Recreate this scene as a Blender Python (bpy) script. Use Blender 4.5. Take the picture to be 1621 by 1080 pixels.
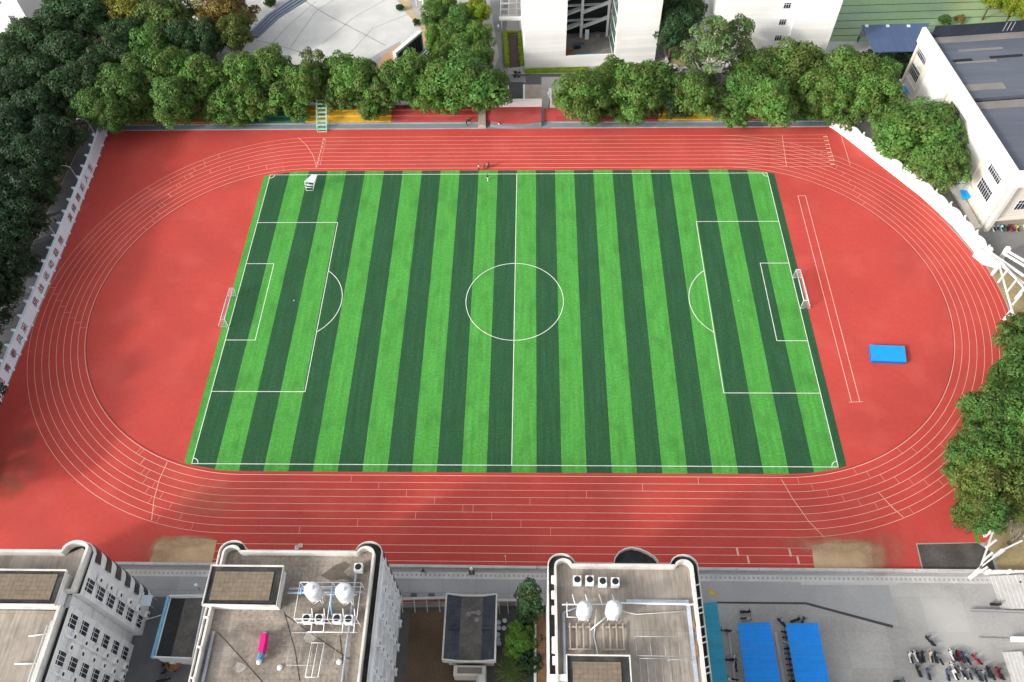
import bpy, bmesh, math, random
import numpy as np
from mathutils import Vector, Matrix
for o in list(bpy.data.objects): bpy.data.objects.remove(o)
SC = bpy.context.scene; COL = SC.collection
R = math.radians; PI = math.pi
rnd = random.Random(7)

# ------------------------------------------------------------------ camera, sky, sun, exposure
CAM = Vector((3.3029, -92.1975, 118.0169)); YAW, PITCH, ROLL, F = -0.0439, 0.9579, -0.0346, 1260.17
c_, s_ = math.cos, math.sin
FWD = Vector((s_(YAW)*c_(PITCH), c_(YAW)*c_(PITCH), -s_(PITCH)))
_r = Vector((c_(YAW), -s_(YAW), 0)); _u = _r.cross(FWD)
RT = _r*c_(ROLL)+_u*s_(ROLL); UP = _u*c_(ROLL)-_r*s_(ROLL)
cd = bpy.data.cameras.new('camera'); cam = bpy.data.objects.new('camera', cd); COL.objects.link(cam)
cam.matrix_world = Matrix(((RT.x, UP.x, -FWD.x, CAM.x), (RT.y, UP.y, -FWD.y, CAM.y), (RT.z, UP.z, -FWD.z, CAM.z), (0, 0, 0, 1)))
cd.sensor_width = 36; cd.lens = F/1621*36; cd.clip_start = 1; cd.clip_end = 3000
SC.camera = cam
SUN_EL, SUN_DIR = 26, Vector((0.86, 0.51, 0)).normalized()       # the way the sunlight travels
w = bpy.data.worlds.new('World'); SC.world = w; w.use_nodes = True
nt = w.node_tree; nt.nodes.clear()
sky = nt.nodes.new('ShaderNodeTexSky'); sky.sky_type = 'NISHITA'; sky.sun_disc = False
sky.sun_elevation = R(SUN_EL); sky.sun_rotation = math.atan2(-SUN_DIR.x, -SUN_DIR.y) % (2*PI)
sky.air_density = 1.0; sky.dust_density = 4.0; sky.ozone_density = 1.0
hs = nt.nodes.new('ShaderNodeHueSaturation'); hs.inputs['Saturation'].default_value = 0.22
bg = nt.nodes.new('ShaderNodeBackground'); bg.inputs[1].default_value = 0.15
wo = nt.nodes.new('ShaderNodeOutputWorld')
nt.links.new(sky.outputs[0], hs.inputs['Color']); nt.links.new(hs.outputs[0], bg.inputs[0]); nt.links.new(bg.outputs[0], wo.inputs[0])
sd = bpy.data.lights.new('sun', 'SUN'); sd.energy = 1.2; sd.angle = R(4.5); sd.color = (1, .94, .85)
so = bpy.data.objects.new('sun', sd); COL.objects.link(so)
so.rotation_euler = (SUN_DIR*c_(R(SUN_EL))+Vector((0, 0, -s_(R(SUN_EL))))).to_track_quat('-Z', 'Y').to_euler()
vs = SC.view_settings; vs.view_transform = 'Standard'; vs.look = 'None'; vs.gamma = 1; vs.exposure = 0.97
SC.render.engine = 'CYCLES'; SC.cycles.max_bounces = 5; SC.cycles.diffuse_bounces = 3; SC.cycles.transparent_max_bounces = 16
SC.cycles.use_denoising = True

def A(u, v, z=0.0):
    """the point at height z that the photograph shows at pixel (u, v) of 1621 x 1080"""
    d = FWD+RT*((u-810.5)/F)-UP*((v-540)/F)
    return CAM+d*((z-CAM.z)/d.z)
def A2(u, v, z=0.0):
    p = A(u, v, z); return (p.x, p.y)

# ------------------------------------------------------------------ materials
MATS = {}
def mat(name, col, rough=.8, var=.12, scale=.6, fine=.06, fscale=6., bump=0., stain=None, stain_amt=.5, stain_scale=.12, obcol=False, metal=0., seam=None, coord='Object', stretch=None, stain2=None, upright=False):
    """procedural material: a base colour with two noise scales, optional stains, optional tile seams"""
    if name in MATS: return MATS[name]
    m = bpy.data.materials.new(name); m.use_nodes = True; MATS[name] = m
    n = m.node_tree; N = n.nodes; L = n.links; b = N['Principled BSDF']
    b.inputs['Roughness'].default_value = rough; b.inputs['Metallic'].default_value = metal
    if 'Specular IOR Level' in b.inputs: b.inputs['Specular IOR Level'].default_value = .25
    geo = N.new('ShaderNodeNewGeometry'); vec = geo.outputs['Position']
    if coord == 'Object':
        tc = N.new('ShaderNodeTexCoord'); vec = tc.outputs['Object']
    if stretch:
        mp = N.new('ShaderNodeMapping'); mp.inputs['Scale'].default_value = stretch; L.new(vec, mp.inputs[0]); sv = mp.outputs[0]
    else: sv = vec
    def noise(sc, det=4, v=vec):
        t = N.new('ShaderNodeTexNoise'); t.inputs['Scale'].default_value = sc; t.inputs['Detail'].default_value = det; L.new(v, t.inputs['Vector']); return t.outputs['Fac']
    def mixc(f, a, bcol, blend='MIX'):
        x = N.new('ShaderNodeMix'); x.data_type = 'RGBA'; x.blend_type = blend
        if hasattr(f, 'links'): L.new(f, x.inputs[0])
        else: x.inputs[0].default_value = f
        for k, q in ((6, a), (7, bcol)):
            if hasattr(q, 'links'): L.new(q, x.inputs[k])
            else: x.inputs[k].default_value = (*q, 1)
        return x.outputs[2]
    def ramp(f, lo, hi):
        x = N.new('ShaderNodeMapRange'); x.inputs[1].default_value = lo; x.inputs[2].default_value = hi; L.new(f, x.inputs[0]); return x.outputs[0]
    if obcol:
        oi = N.new('ShaderNodeObjectInfo'); base = oi.outputs['Color']
    else: base = col
    lo = (1-var,)*3; hi = (1+var,)*3
    v1 = mixc(ramp(noise(scale), .3, .7), lo, hi)
    out = mixc(1., base, v1, 'MULTIPLY')
    v2 = mixc(ramp(noise(fscale, 3, sv), .3, .7), (1-fine,)*3, (1+fine,)*3)
    out = mixc(1., out, v2, 'MULTIPLY')
    if stain:
        f = ramp(noise(stain_scale, 6), .5, .75)
        mm = N.new('ShaderNodeMath'); mm.operation = 'MULTIPLY'; mm.inputs[1].default_value = stain_amt; L.new(f, mm.inputs[0])
        out = mixc(mm.outputs[0], out, stain)
    if stain2:
        c2, a2, s2 = stain2; f = ramp(noise(s2, 8), .5, .72)
        mm = N.new('ShaderNodeMath'); mm.operation = 'MULTIPLY'; mm.inputs[1].default_value = a2; L.new(f, mm.inputs[0]); out = mixc(mm.outputs[0], out, c2)
    if seam:
        br = N.new('ShaderNodeTexBrick'); br.inputs['Scale'].default_value = 1; br.inputs['Brick Width'].default_value = seam[0]; br.inputs['Row Height'].default_value = seam[1]
        br.inputs['Mortar Size'].default_value = seam[2]; br.offset = seam[4] if len(seam) > 4 else 0
        br.inputs['Color1'].default_value = (.92, .92, .92, 1); br.inputs['Color2'].default_value = (1.06, 1.06, 1.06, 1); br.inputs['Mortar'].default_value = (seam[3],)*3+(1,)
        br.inputs['Mortar Smooth'].default_value = .3
        if upright:
            sx = N.new('ShaderNodeSeparateXYZ'); cx_ = N.new('ShaderNodeCombineXYZ'); ad = N.new('ShaderNodeMath'); L.new(vec, sx.inputs[0]); L.new(sx.outputs[0], ad.inputs[0]); L.new(sx.outputs[1], ad.inputs[1]); L.new(ad.outputs[0], cx_.inputs[0]); L.new(sx.outputs[2], cx_.inputs[1]); L.new(cx_.outputs[0], br.inputs['Vector'])
        else: L.new(vec, br.inputs['Vector'])
        out = mixc(1., out, br.outputs['Color'], 'MULTIPLY')
    L.new(out, b.inputs['Base Color'])
    if bump:
        bm_ = N.new('ShaderNodeBump'); bm_.inputs['Strength'].default_value = bump; L.new(noise(fscale, 3, sv), bm_.inputs['Height']); L.new(bm_.outputs[0], b.inputs['Normal'])
    return m

def leaf_mat(name, amt=.3, transl=.38):
    m = bpy.data.materials.new(name); m.use_nodes = True; n = m.node_tree; N = n.nodes; L = n.links; N.clear()
    oi = N.new('ShaderNodeObjectInfo'); g = N.new('ShaderNodeNewGeometry')
    mr = N.new('ShaderNodeMapRange'); mr.inputs[3].default_value = 1-amt; mr.inputs[4].default_value = 1+amt; L.new(g.outputs['Random Per Island'], mr.inputs[0])
    hsv = N.new('ShaderNodeHueSaturation')
    at = N.new('ShaderNodeAttribute'); at.attribute_name = 'lobe'
    mh = N.new('ShaderNodeMapRange'); mh.inputs[3].default_value = .472; mh.inputs[4].default_value = .518; L.new(at.outputs['Fac'], mh.inputs[0]); L.new(mh.outputs[0], hsv.inputs['Hue'])
    ml = N.new('ShaderNodeMapRange'); ml.inputs[3].default_value = .72; ml.inputs[4].default_value = 1.3; L.new(at.outputs['Fac'], ml.inputs[0])
    mm = N.new('ShaderNodeMath'); mm.operation = 'MULTIPLY'; L.new(mr.outputs[0], mm.inputs[0]); L.new(ml.outputs[0], mm.inputs[1])
    L.new(mm.outputs[0], hsv.inputs['Value']); L.new(oi.outputs['Color'], hsv.inputs['Color'])
    d = N.new('ShaderNodeBsdfPrincipled'); d.inputs['Roughness'].default_value = .55; L.new(hsv.outputs[0], d.inputs['Base Color'])
    if 'Specular IOR Level' in d.inputs: d.inputs['Specular IOR Level'].default_value = .3
    t = N.new('ShaderNodeBsdfTranslucent'); L.new(hsv.outputs[0], t.inputs[0])
    mx = N.new('ShaderNodeMixShader'); mx.inputs[0].default_value = transl; L.new(d.outputs[0], mx.inputs[1]); L.new(t.outputs[0], mx.inputs[2])
    o = N.new('ShaderNodeOutputMaterial'); L.new(mx.outputs[0], o.inputs[0])
    MATS[name] = m; return m

M_concrete = mat('concrete_ground', (.35, .338, .318), .9, .12, .12, .1, 2.5, stain=(.21, .205, .2), stain_amt=.6, stain_scale=.09, stain2=((.46, .45, .43), .75, .06), seam=(6, 5, .035, .9))
M_road = mat('concrete_road', (.33, .33, .33), .9, .1, .15, .06, 3, stain=(.2, .2, .2), stain_amt=.5, stain_scale=.12, seam=(5, 5, .05, .8))
M_pale = mat('pale_concrete', (.5, .49, .47), .9, .1, .4, .08, 3, stain=(.33, .32, .3), stain_amt=.4, stain_scale=.3)
M_asphalt = mat('asphalt', (.07, .07, .075), .9, .2, .2, .1, 4)
M_darkroad = mat('dark_road', (.105, .105, .115), .9, .15, .15, .08, 4, stain=(.08, .08, .085), stain_amt=.5)
M_soil = mat('soil', (.075, .062, .045), .95, .3, .25, .25, 2, stain=(.045, .055, .025), stain_amt=.7, stain_scale=.2)
M_brown = mat('brown_dirt', (.125, .085, .055), .95, .2, .25, .15, 3, stain=(.08, .07, .045), stain_amt=.6, stain_scale=.3)
M_drysoil = mat('dry_grass', (.32, .25, .14), .95, .2, .3, .15, 2, stain=(.16, .19, .06), stain_amt=.6, stain_scale=.3)
M_blacksoil = mat('black_soil', (.075, .068, .062), .95, .25, .3, .2, 3, stain=(.2, .19, .17), stain_amt=.35, stain_scale=.25)
M_sand = mat('sand', (.50, .36, .215), .95, .12, .4, .1, 4)
M_red = mat('red_rubber', (.455, .058, .045), .85, .09, .05, .06, 1.3, stain=(.33, .052, .044), stain_amt=.6, stain_scale=.07, stain2=((.54, .10, .078), .4, .16), coord='Position')
M_line = mat('track_paint', (.72, .40, .32), .8, .1, .5, .08, 5)
M_para = mat('parapet_paint', (.62, .60, .56), .85, .08, .4, .06, 3, stain=(.36, .34, .31), stain_amt=.7, stain_scale=.55)
M_white = mat('white_wall', (.73, .725, .70), .8, .05, .2, .03, 3, stain=(.6, .57, .52), stain_amt=.35, stain_scale=.35)
M_whitefence = mat('white_fence', (.74, .84, .92), .7, .04, .4, .03, 4, stain=(.62, .63, .65), stain_amt=.4, stain_scale=.4)
M_pitchline = mat('pitch_paint', (.72, .74, .68), .85, .1, .8, .08, 6)
M_whitem = mat('white_metal', (.78, .79, .8), .45, .04, 2, .03, 9)
M_greym = mat('grey_metal', (.42, .44, .46), .45, .08, 2, .05, 9, metal=.3)
M_pipe = mat('blue_grey_pipe', (.4, .45, .52), .6, .15, .5, .1, 4)
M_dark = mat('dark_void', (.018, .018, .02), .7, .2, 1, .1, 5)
M_gutter = mat('dark_gutter', (.035, .035, .037), .9, .3, .6, .2, 4, stain=(.12, .115, .1), stain_amt=.5, stain_scale=.5)  # dark gutter; for the roof ledges the deep shade is in this colour
M_roof = mat('roof_concrete', (.255, .218, .182), .95, .2, .25, .24, 2.6, stain=(.085, .073, .062), stain_amt=.9, stain_scale=.3, stain2=((.4, .35, .3), .7, .2), seam=(.62, .62, .03, .8))
M_roof2 = mat('roof_slab', (.30, .262, .222), .95, .2, .25, .24, 2.2, stain=(.11, .097, .083), stain_amt=.85, stain_scale=.28, stain2=((.42, .37, .315), .7, .18), seam=(1.0, 11, .04, .78), stretch=(1.6, .18, 1))
M_tile = mat('tiled_deck', (.2, .158, .115), .95, .14, .4, .14, 2.2, stain=(.12, .1, .075), stain_amt=.5, stain_scale=.4, seam=(.55, .55, .04, .74))
M_facade = mat('facade_grey', (.66, .67, .68), .85, .06, .3, .04, 3, stain=(.40, .40, .40), stain_amt=.6, stain_scale=.45, stretch=(3, 3, .3))
M_block = mat('white_tiled_wall', (.76, .755, .735), .8, .04, .15, .03, 3, stain=(.66, .65, .62), stain_amt=.4, stain_scale=.12, seam=(40, 1.1, .05, .9), upright=True)
M_cream = mat('cream_wall', (.63, .59, .53), .85, .06, .3, .04, 3, stain=(.47, .41, .34), stain_amt=.5, stain_scale=.3)
M_glass = mat('window_glass', (.035, .04, .05), .15, .3, .8, .1, 4)
M_grglass = mat('green_glass', (.08, .14, .12), .2, .2, .4, .1, 4)
M_black = mat('black_plastic', (.022, .022, .024), .5, .2, 3, .1, 9)
M_rubber = mat('tyre_rubber', (.025, .025, .025), .85, .2, 3, .1, 9)
M_paint = mat('object_paint', (1, 1, 1), .4, .05, 1.5, .04, 7, obcol=True)
M_chrome = mat('chrome', (.55, .55, .57), .3, .1, 3, .05, 9, metal=.8)
M_slate = mat('slate_roof', (.045, .052, .07), .7, .25, .5, .2, 3, seam=(.5, .28, .03, .7))
M_darkroof = mat('dark_felt_roof', (.028, .028, .03), .9, .2, .4, .2, 3)
M_greyroof = mat('grey_felt_roof', (.095, .09, .085), .9, .2, .5, .2, 3, stain=(.2, .19, .17), stain_amt=.4, stain_scale=.7)
M_canopy = mat('blue_canopy', (.012, .25, .78), .5, .07, .3, .06, 3, stain=(.04, .2, .52), stain_amt=.45, stain_scale=.35, seam=(50, .25, .025, .82))
M_teal = mat('teal_canopy', (.03, .27, .40), .5, .08, .4, .06, 3, seam=(50, 1.0, .03, 1.25), stain=(.05, .17, .24), stain_amt=.5, stain_scale=.4)
M_blueroof = mat('blue_shed_roof', (.075, .115, .22), .6, .06, .3, .05, 3, seam=(.7, 60, .04, .88))
M_hallroof = mat('metal_hall_roof', (.108, .122, .152), .55, .08, .05, .06, 1.5, stain=(.085, .095, .12), stain_amt=.7, stain_scale=.06, seam=(40, 1.05, .05, .9), stretch=(.1, 1, 1))
M_brownroof = mat('weathered_roof', (.21, .195, .185), .8, .12, .3, .1, 2, stain=(.12, .12, .125), stain_amt=.7, stain_scale=.15)
M_navy = mat('navy_screen', (.025, .03, .045), .6, .2, .3, .1, 3)
M_plaza = mat('plaza_stone', (.56, .555, .53), .85, .07, .25, .06, 2.5, stain=(.45, .44, .42), stain_amt=.45, stain_scale=.15)
M_plazal = mat('plaza_joint', (.36, .36, .35), .85, .1, .4, .05, 3)
M_step = mat('blue_grey_step', (.17, .2, .26), .8, .1, .4, .05, 3)
M_orange = mat('orange_paving', (.52, .31, .16), .85, .1, .4, .08, 3)
M_lawn = mat('court_green', (.25, .37, .20), .9, .12, .06, .08, 1.5, stain=(.36, .37, .14), stain_amt=.8, stain_scale=.05, stain2=((.2, .25, .25), .7, .045))
M_courtline = mat('dark_net', (.05, .075, .06), .9)
M_green = mat('green_terrace', (.03, .13, .075), .85, .12, .4, .1, 3, stain=(.05, .075, .06), stain_amt=.6, stain_scale=.5)
M_yellow = mat('yellow_terrace', (.62, .36, .03), .85, .12, .4, .1, 3, stain=(.3, .2, .08), stain_amt=.6, stain_scale=.6)
M_redt = mat('red_terrace', (.40, .06, .055), .85, .12, .4, .1, 3, stain=(.27, .1, .085), stain_amt=.6, stain_scale=.6)
M_oranget = mat('orange_terrace', (.48, .14, .05), .85, .12, .4, .1, 3, stain=(.3, .09, .05), stain_amt=.6, stain_scale=.6)
M_walk = mat('grey_blue_curb', (.2, .23, .26), .85, .12, .3, .08, 3, stain=(.1, .13, .13), stain_amt=.5, stain_scale=.3)
M_mat = mat('blue_vinyl', (.012, .30, .72), .4, .04, 1, .02, 6)
M_matside = mat('shaded_blue_vinyl', (.01, .13, .42), .45, .05, 1, .03, 6)  # mat sides: their shade is put into a darker blue
M_lime = mat('lime_hedge_core', (.16, .26, .02), .9, .2, 1, .2, 5)
M_mint = mat('mint_metal', (.33, .58, .46), .5, .06, 2, .04, 8)
M_ltblue = mat('light_blue_panel', (.55, .68, .75), .5, .05, 2, .04, 8)
M_skyblue = mat('sky_blue_paint', (.16, .42, .62), .6, .08, 1, .05, 6)
M_pink = mat('pink_cloth', (.62, .015, .19), .8, .12, 2, .08, 8)
M_bluecl = mat('blue_cloth', (.12, .25, .42), .8, .12, 2, .3, 8)
M_plank = mat('weathered_plank', (.38, .32, .26), .9, .15, 1, .15, 5)
M_tank = mat('white_tank', (.66, .67, .68), .55, .08, 1, .08, 5, stain=(.42, .41, .4), stain_amt=.6, stain_scale=.9)
M_bark = mat('bark', (.13, .105, .08), .95, .2, 1.5, .2, 8)
M_palebark = mat('pale_bark', (.42, .39, .34), .9, .15, 1.5, .15, 8)
M_yellowp = mat('yellow_paint', (.55, .36, .05), .85, .2, 2, .15, 8)
M_skin = mat('skin', (.45, .27, .19), .6, .05, 3, .03, 9)
M_hair = mat('black_hair', (.015, .013, .012), .6, .1, 5, .1, 20)
M_rust = mat('rust_metal', (.28, .15, .08), .85, .2, 2, .15, 8)
M_redlet = mat('dark_red_lettering', (.2, .03, .05), .6, .05, 2, .03, 8)
M_puddle = mat('wet_concrete', (.12, .102, .085), .6, .2, .8, .1, 4)
L_leaf = leaf_mat('leaf_foliage'); L_twig = mat('grey_twig', (.22, .19, .165), .95, .2, 2, .2, 9)

def turf_material():
    m = bpy.data.materials.new('striped_turf'); m.use_nodes = True; n = m.node_tree; N = n.nodes; L = n.links; b = N['Principled BSDF']
    b.inputs['Roughness'].default_value = .9; b.inputs['Specular IOR Level'].default_value = .1
    g = N.new('ShaderNodeNewGeometry'); sp = N.new('ShaderNodeSeparateXYZ'); L.new(g.outputs['Position'], sp.inputs[0])
    def math_(op, a, bv=None):
        x = N.new('ShaderNodeMath'); x.operation = op
        for k, q in ((0, a), (1, bv)):
            if q is None: continue
            if hasattr(q, 'links'): L.new(q, x.inputs[k])
            else: x.inputs[k].default_value = q
        return x.outputs[0]
    st = math_('MODULO', math_('ADD', math_('DIVIDE', sp.outputs[0], 52.8/13), 100.), 2.)   # 0..1 light, 1..2 dark
    dark = math_('GREATER_THAN', st, 1.)
    def mixc(f, a, c, bl='MIX'):
        x = N.new('ShaderNodeMix'); x.data_type = 'RGBA'; x.blend_type = bl
        if hasattr(f, 'links'): L.new(f, x.inputs[0])
        else: x.inputs[0].default_value = f
        for k, q in ((6, a), (7, c)):
            if hasattr(q, 'links'): L.new(q, x.inputs[k])
            else: x.inputs[k].default_value = (*q, 1)
        return x.outputs[2]
    def noise(vec_scale, sc, det=4, lo=.3, hi=.7):
        mp = N.new('ShaderNodeMapping'); mp.inputs['Scale'].default_value = vec_scale; L.new(g.outputs['Position'], mp.inputs[0])
        t = N.new('ShaderNodeTexNoise'); t.inputs['Scale'].default_value = sc; t.inputs['Detail'].default_value = det; L.new(mp.outputs[0], t.inputs['Vector'])
        r_ = N.new('ShaderNodeMapRange'); r_.inputs[1].default_value = lo; r_.inputs[2].default_value = hi; L.new(t.outputs['Fac'], r_.inputs[0]); return r_.outputs[0]
    base = mixc(dark, (.074, .300, .053), (.027, .090, .040))
    base = mixc(1., base, mixc(noise((1, .06, 1), 1.6, 4), (.85,)*3, (1.13,)*3), 'MULTIPLY')      # mowing streaks along the stripes
    base = mixc(1., base, mixc(noise((1, 1, 1), 2.6, 6), (.78,)*3, (1.2,)*3), 'MULTIPLY')
    worn = math_('MULTIPLY', noise((1, .6, 1), .42, 9, .5, .74), .6)
    base = mixc(worn, base, mixc(dark, (.045, .16, .034), (.024, .066, .033)))
    L.new(base, b.inputs['Base Color']); return m
M_turf = turf_material()

# ------------------------------------------------------------------ mesh helpers
class MB:
    """collects shapes, then links them as ONE mesh object"""
    def __init__(s): s.v = []; s.f = []; s.mi = []; s.sm = []
    def add(s, vs, fs, mi=0, smooth=False):
        b = len(s.v); s.v += [tuple(p) for p in vs]
        for f in fs: s.f.append(tuple(b+i for i in f)); s.mi.append(mi); s.sm.append(smooth)
        return s
    def box(s, x0, x1, y0, y1, z0, z1, mi=0):
        return s.prism([(x0, y0), (x1, y0), (x1, y1), (x0, y1)], z0, z1, mi)
    def prism(s, poly, z0, z1, mi=0, top=None):
        n = len(poly)
        ar = sum(poly[i][0]*poly[(i+1) % n][1]-poly[(i+1) % n][0]*poly[i][1] for i in range(n))
        if ar < 0: poly = poly[::-1]
        s.add([(p[0], p[1], z0) for p in poly]+[(p[0], p[1], z1) for p in poly],
              [tuple(range(n))[::-1]]+[(i, (i+1) % n, n+(i+1) % n, n+i) for i in range(n)], mi)
        s.add([(p[0], p[1], z1) for p in poly], [tuple(range(n))], mi if top is None else top)
        return s
    def sheet(s, poly, z, mi=0):
        n = len(poly)
        ar = sum(poly[i][0]*poly[(i+1) % n][1]-poly[(i+1) % n][0]*poly[i][1] for i in range(n))
        if ar < 0: poly = poly[::-1]
        return s.add([(p[0], p[1], z) for p in poly], [tuple(range(n))], mi)
    def beam(s, a, b, w_, h_=None, mi=0):
        a = Vector(a); b = Vector(b); h_ = h_ or w_; d = (b-a)
        if d.length < 1e-6: return s
        d.normalize(); up = Vector((0, 0, 1)) if abs(d.z) < .95 else Vector((0, 1, 0))
        x = d.cross(up).normalized()*(w_/2); y = x.cross(d).normalized()*(h_/2)
        q = [a-x-y, a+x-y, a+x+y, a-x+y, b-x-y, b+x-y, b+x+y, b-x+y]
        return s.add(q, [(0, 1, 2, 3), (7, 6, 5, 4), (0, 4, 5, 1), (1, 5, 6, 2), (2, 6, 7, 3), (3, 7, 4, 0)], mi)
    def tube(s, pts, r, n=8, mi=0, caps=True):
        pts = [Vector(p) for p in pts]; rr = r if isinstance(r, (list, tuple)) else [r]*len(pts); vs = []; fs = []
        for i, p in enumerate(pts):
            d = (pts[min(i+1, len(pts)-1)]-pts[max(i-1, 0)]).normalized()
            up = Vector((0, 0, 1)) if abs(d.z) < .9 else Vector((1, 0, 0))
            x = d.cross(up).normalized(); y = d.cross(x)
            for k in range(n):
                a = 2*PI*k/n; vs.append(p+(x*math.cos(a)+y*math.sin(a))*rr[i])
        for i in range(len(pts)-1):
            for k in range(n): fs.append((i*n+k, (i+1)*n+k, (i+1)*n+(k+1) % n, i*n+(k+1) % n))
        if caps: fs += [tuple(range(n)), tuple(range((len(pts)-1)*n, len(pts)*n))[::-1]]
        return s.add(vs, fs, mi, True)
    def lathe(s, c, prof, n=24, mi=0):
        vs = []; fs = []
        for r_, z in prof:
            for k in range(n):
                a = 2*PI*k/n; vs.append((c[0]+r_*math.cos(a), c[1]+r_*math.sin(a), z))
        for i in range(len(prof)-1):
            for k in range(n): fs.append((i*n+k, i*n+(k+1) % n, (i+1)*n+(k+1) % n, (i+1)*n+k))
        fs.append(tuple(range((len(prof)-1)*n, len(prof)*n)))
        return s.add(vs, fs, mi, False)
    def ribbon(s, pts, w_, z, mi=0, closed=False):
        """flat painted line along a polyline"""
        P = [Vector((p[0], p[1])) for p in pts]; n = len(P); L_ = []; R_ = []
        for i, p in enumerate(P):
            if closed: d = P[(i+1) % n]-P[i-1]
            else: d = P[min(i+1, n-1)]-P[max(i-1, 0)]
            d.normalize(); q = Vector((-d.y, d.x))*(w_/2); L_.append(p+q); R_.append(p-q)
        vs = [(p.x, p.y, z) for p in R_]+[(p.x, p.y, z) for p in L_]
        m_ = n if closed else n-1
        return s.add(vs, [(i, (i+1) % n, n+(i+1) % n, n+i) for i in range(m_)], mi)
    def strip_wall(s, pts, th, z0, z1, mi=0):
        """upright wall of thickness th along a polyline; z1 may be a list"""
        P = [Vector((p[0], p[1])) for p in pts]; n = len(P); zt = z1 if isinstance(z1, (list, tuple)) else [z1]*n; vs = []
        for i, p in enumerate(P):
            d = (P[min(i+1, n-1)]-P[max(i-1, 0)]).normalized(); q = Vector((-d.y, d.x))*(th/2)
            vs += [(*(p-q), z0), (*(p+q), z0), (*(p+q), zt[i]), (*(p-q), zt[i])]
        fs = [(0, 1, 2, 3), tuple(4*(n-1)+k for k in (3, 2, 1, 0))]
        for i in range(n-1):
            a = 4*i; b = a+4
            fs += [(a, b, b+1, a+1), (a+1, b+1, b+2, a+2), (a+2, b+2, b+3, a+3), (a+3, b+3, b, a)]
        return s.add(vs, fs, mi)
    def data(s, name, mats, off=(0, 0, 0)):
        me = bpy.data.meshes.new(name)
        me.from_pydata([(p[0]-off[0], p[1]-off[1], p[2]-off[2]) for p in s.v], [], s.f)
        for m in (mats if isinstance(mats, (list, tuple)) else [mats]): me.materials.append(m)
        me.polygons.foreach_set('material_index', s.mi); me.polygons.foreach_set('use_smooth', s.sm)
        bm = bmesh.new(); bm.from_mesh(me); bmesh.ops.recalc_face_normals(bm, faces=bm.faces[:]) if not getattr(s, 'keep', False) else None
        bm.to_mesh(me); bm.free(); me.update(); return me
    def build(s, name, mats, parent=None, off=None):
        if off is None:
            off = (0, 0, 0); q = parent
            while q is not None: off = (off[0]+q.location[0], off[1]+q.location[1], off[2]+q.location[2]); q = q.parent
        o = bpy.data.objects.new(name, s.data(name, mats, off)); COL.objects.link(o)
        if parent: o.parent = parent
        return o
def tag(o, label, cat, group=None, kind=None):
    o['label'] = label; o['category'] = cat
    if group: o['group'] = group
    if kind: o['kind'] = kind
    return o
def thing(name, label, cat, loc=(0, 0, 0), rz=0, group=None):
    o = bpy.data.objects.new(name, None); COL.objects.link(o); o.location = loc; o.rotation_euler = (0, 0, rz); o.empty_display_size = .3
    return tag(o, label, cat, group)
def struct(o, kind='structure'): o['kind'] = kind; return o
def dup(o, loc=None, rz=None, label=None, parent=None, color=None, scale=None, name=None):
    c = o.copy(); COL.objects.link(c); c.parent = parent
    if loc is not None: c.location = loc
    if rz is not None: c.rotation_euler = (0, 0, rz)
    if scale is not None: c.scale = scale
    if label: c['label'] = label
    if color and o.get('tint'): c.color = (*color, 1)
    for ch in o.children: dup(ch, parent=c, color=color)
    return c
def arc(cx, cy, r, a0, a1, n=40):
    return [(cx+r*math.cos(R(a0+(a1-a0)*i/n)), cy+r*math.sin(R(a0+(a1-a0)*i/n))) for i in range(n+1)]
ORD = ['first', 'second', 'third', 'fourth', 'fifth', 'sixth', 'seventh', 'eighth', 'ninth', 'tenth', 'eleventh', 'twelfth', 'thirteenth', 'fourteenth', 'fifteenth', 'sixteenth', 'seventeenth', 'eighteenth', 'nineteenth', 'twentieth']

# ------------------------------------------------------------------ the ground and the track
g = MB(); g.sheet([(-420, -260), (420, -260), (420, 520), (-420, 520)], 0); struct(g.build('ground', M_concrete))
def ground(name, poly, m, z, kind='structure'):
    o = MB().sheet(poly, z).build(name, m); o['kind'] = kind; return o
HS, RI, LW = 44.0, 36.0, 1.25
rpoly = [(-92.6, 48.6), (69.3, 48.6), (72.3, 44.3), (77.6, 35.7), (83.1, 26.9), (87.1, 18.8), (89.2, 11.8)]+arc(HS, 0, 46.7, 10, -38, 20)+[(82, -32.5), (78, -39.5), (74, -45), (72.2, -46.6), (61.7, -46.8), (61.5, -50.9), (-88.6, -50.9), (-89.6, -14), (-90.4, 12.6), (-91.5, 35.7)]
ground('running_track', rpoly, M_red, .012)
tp = [(-54.1, -33.9), (-52.5, -34.4), (-48, -35.2), (-44, -35.4), (44, -35.4), (48, -35.2), (52.5, -34.4), (54.2, -33.9), (54.3, 33.9), (52.5, 34.4), (48, 35.1), (44, 35.2), (-44, 35.2), (-48, 35.0), (-52.5, 34.2), (-54.1, 33.7)]
ground('soccer_pitch', tp, M_turf, .02)
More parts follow.
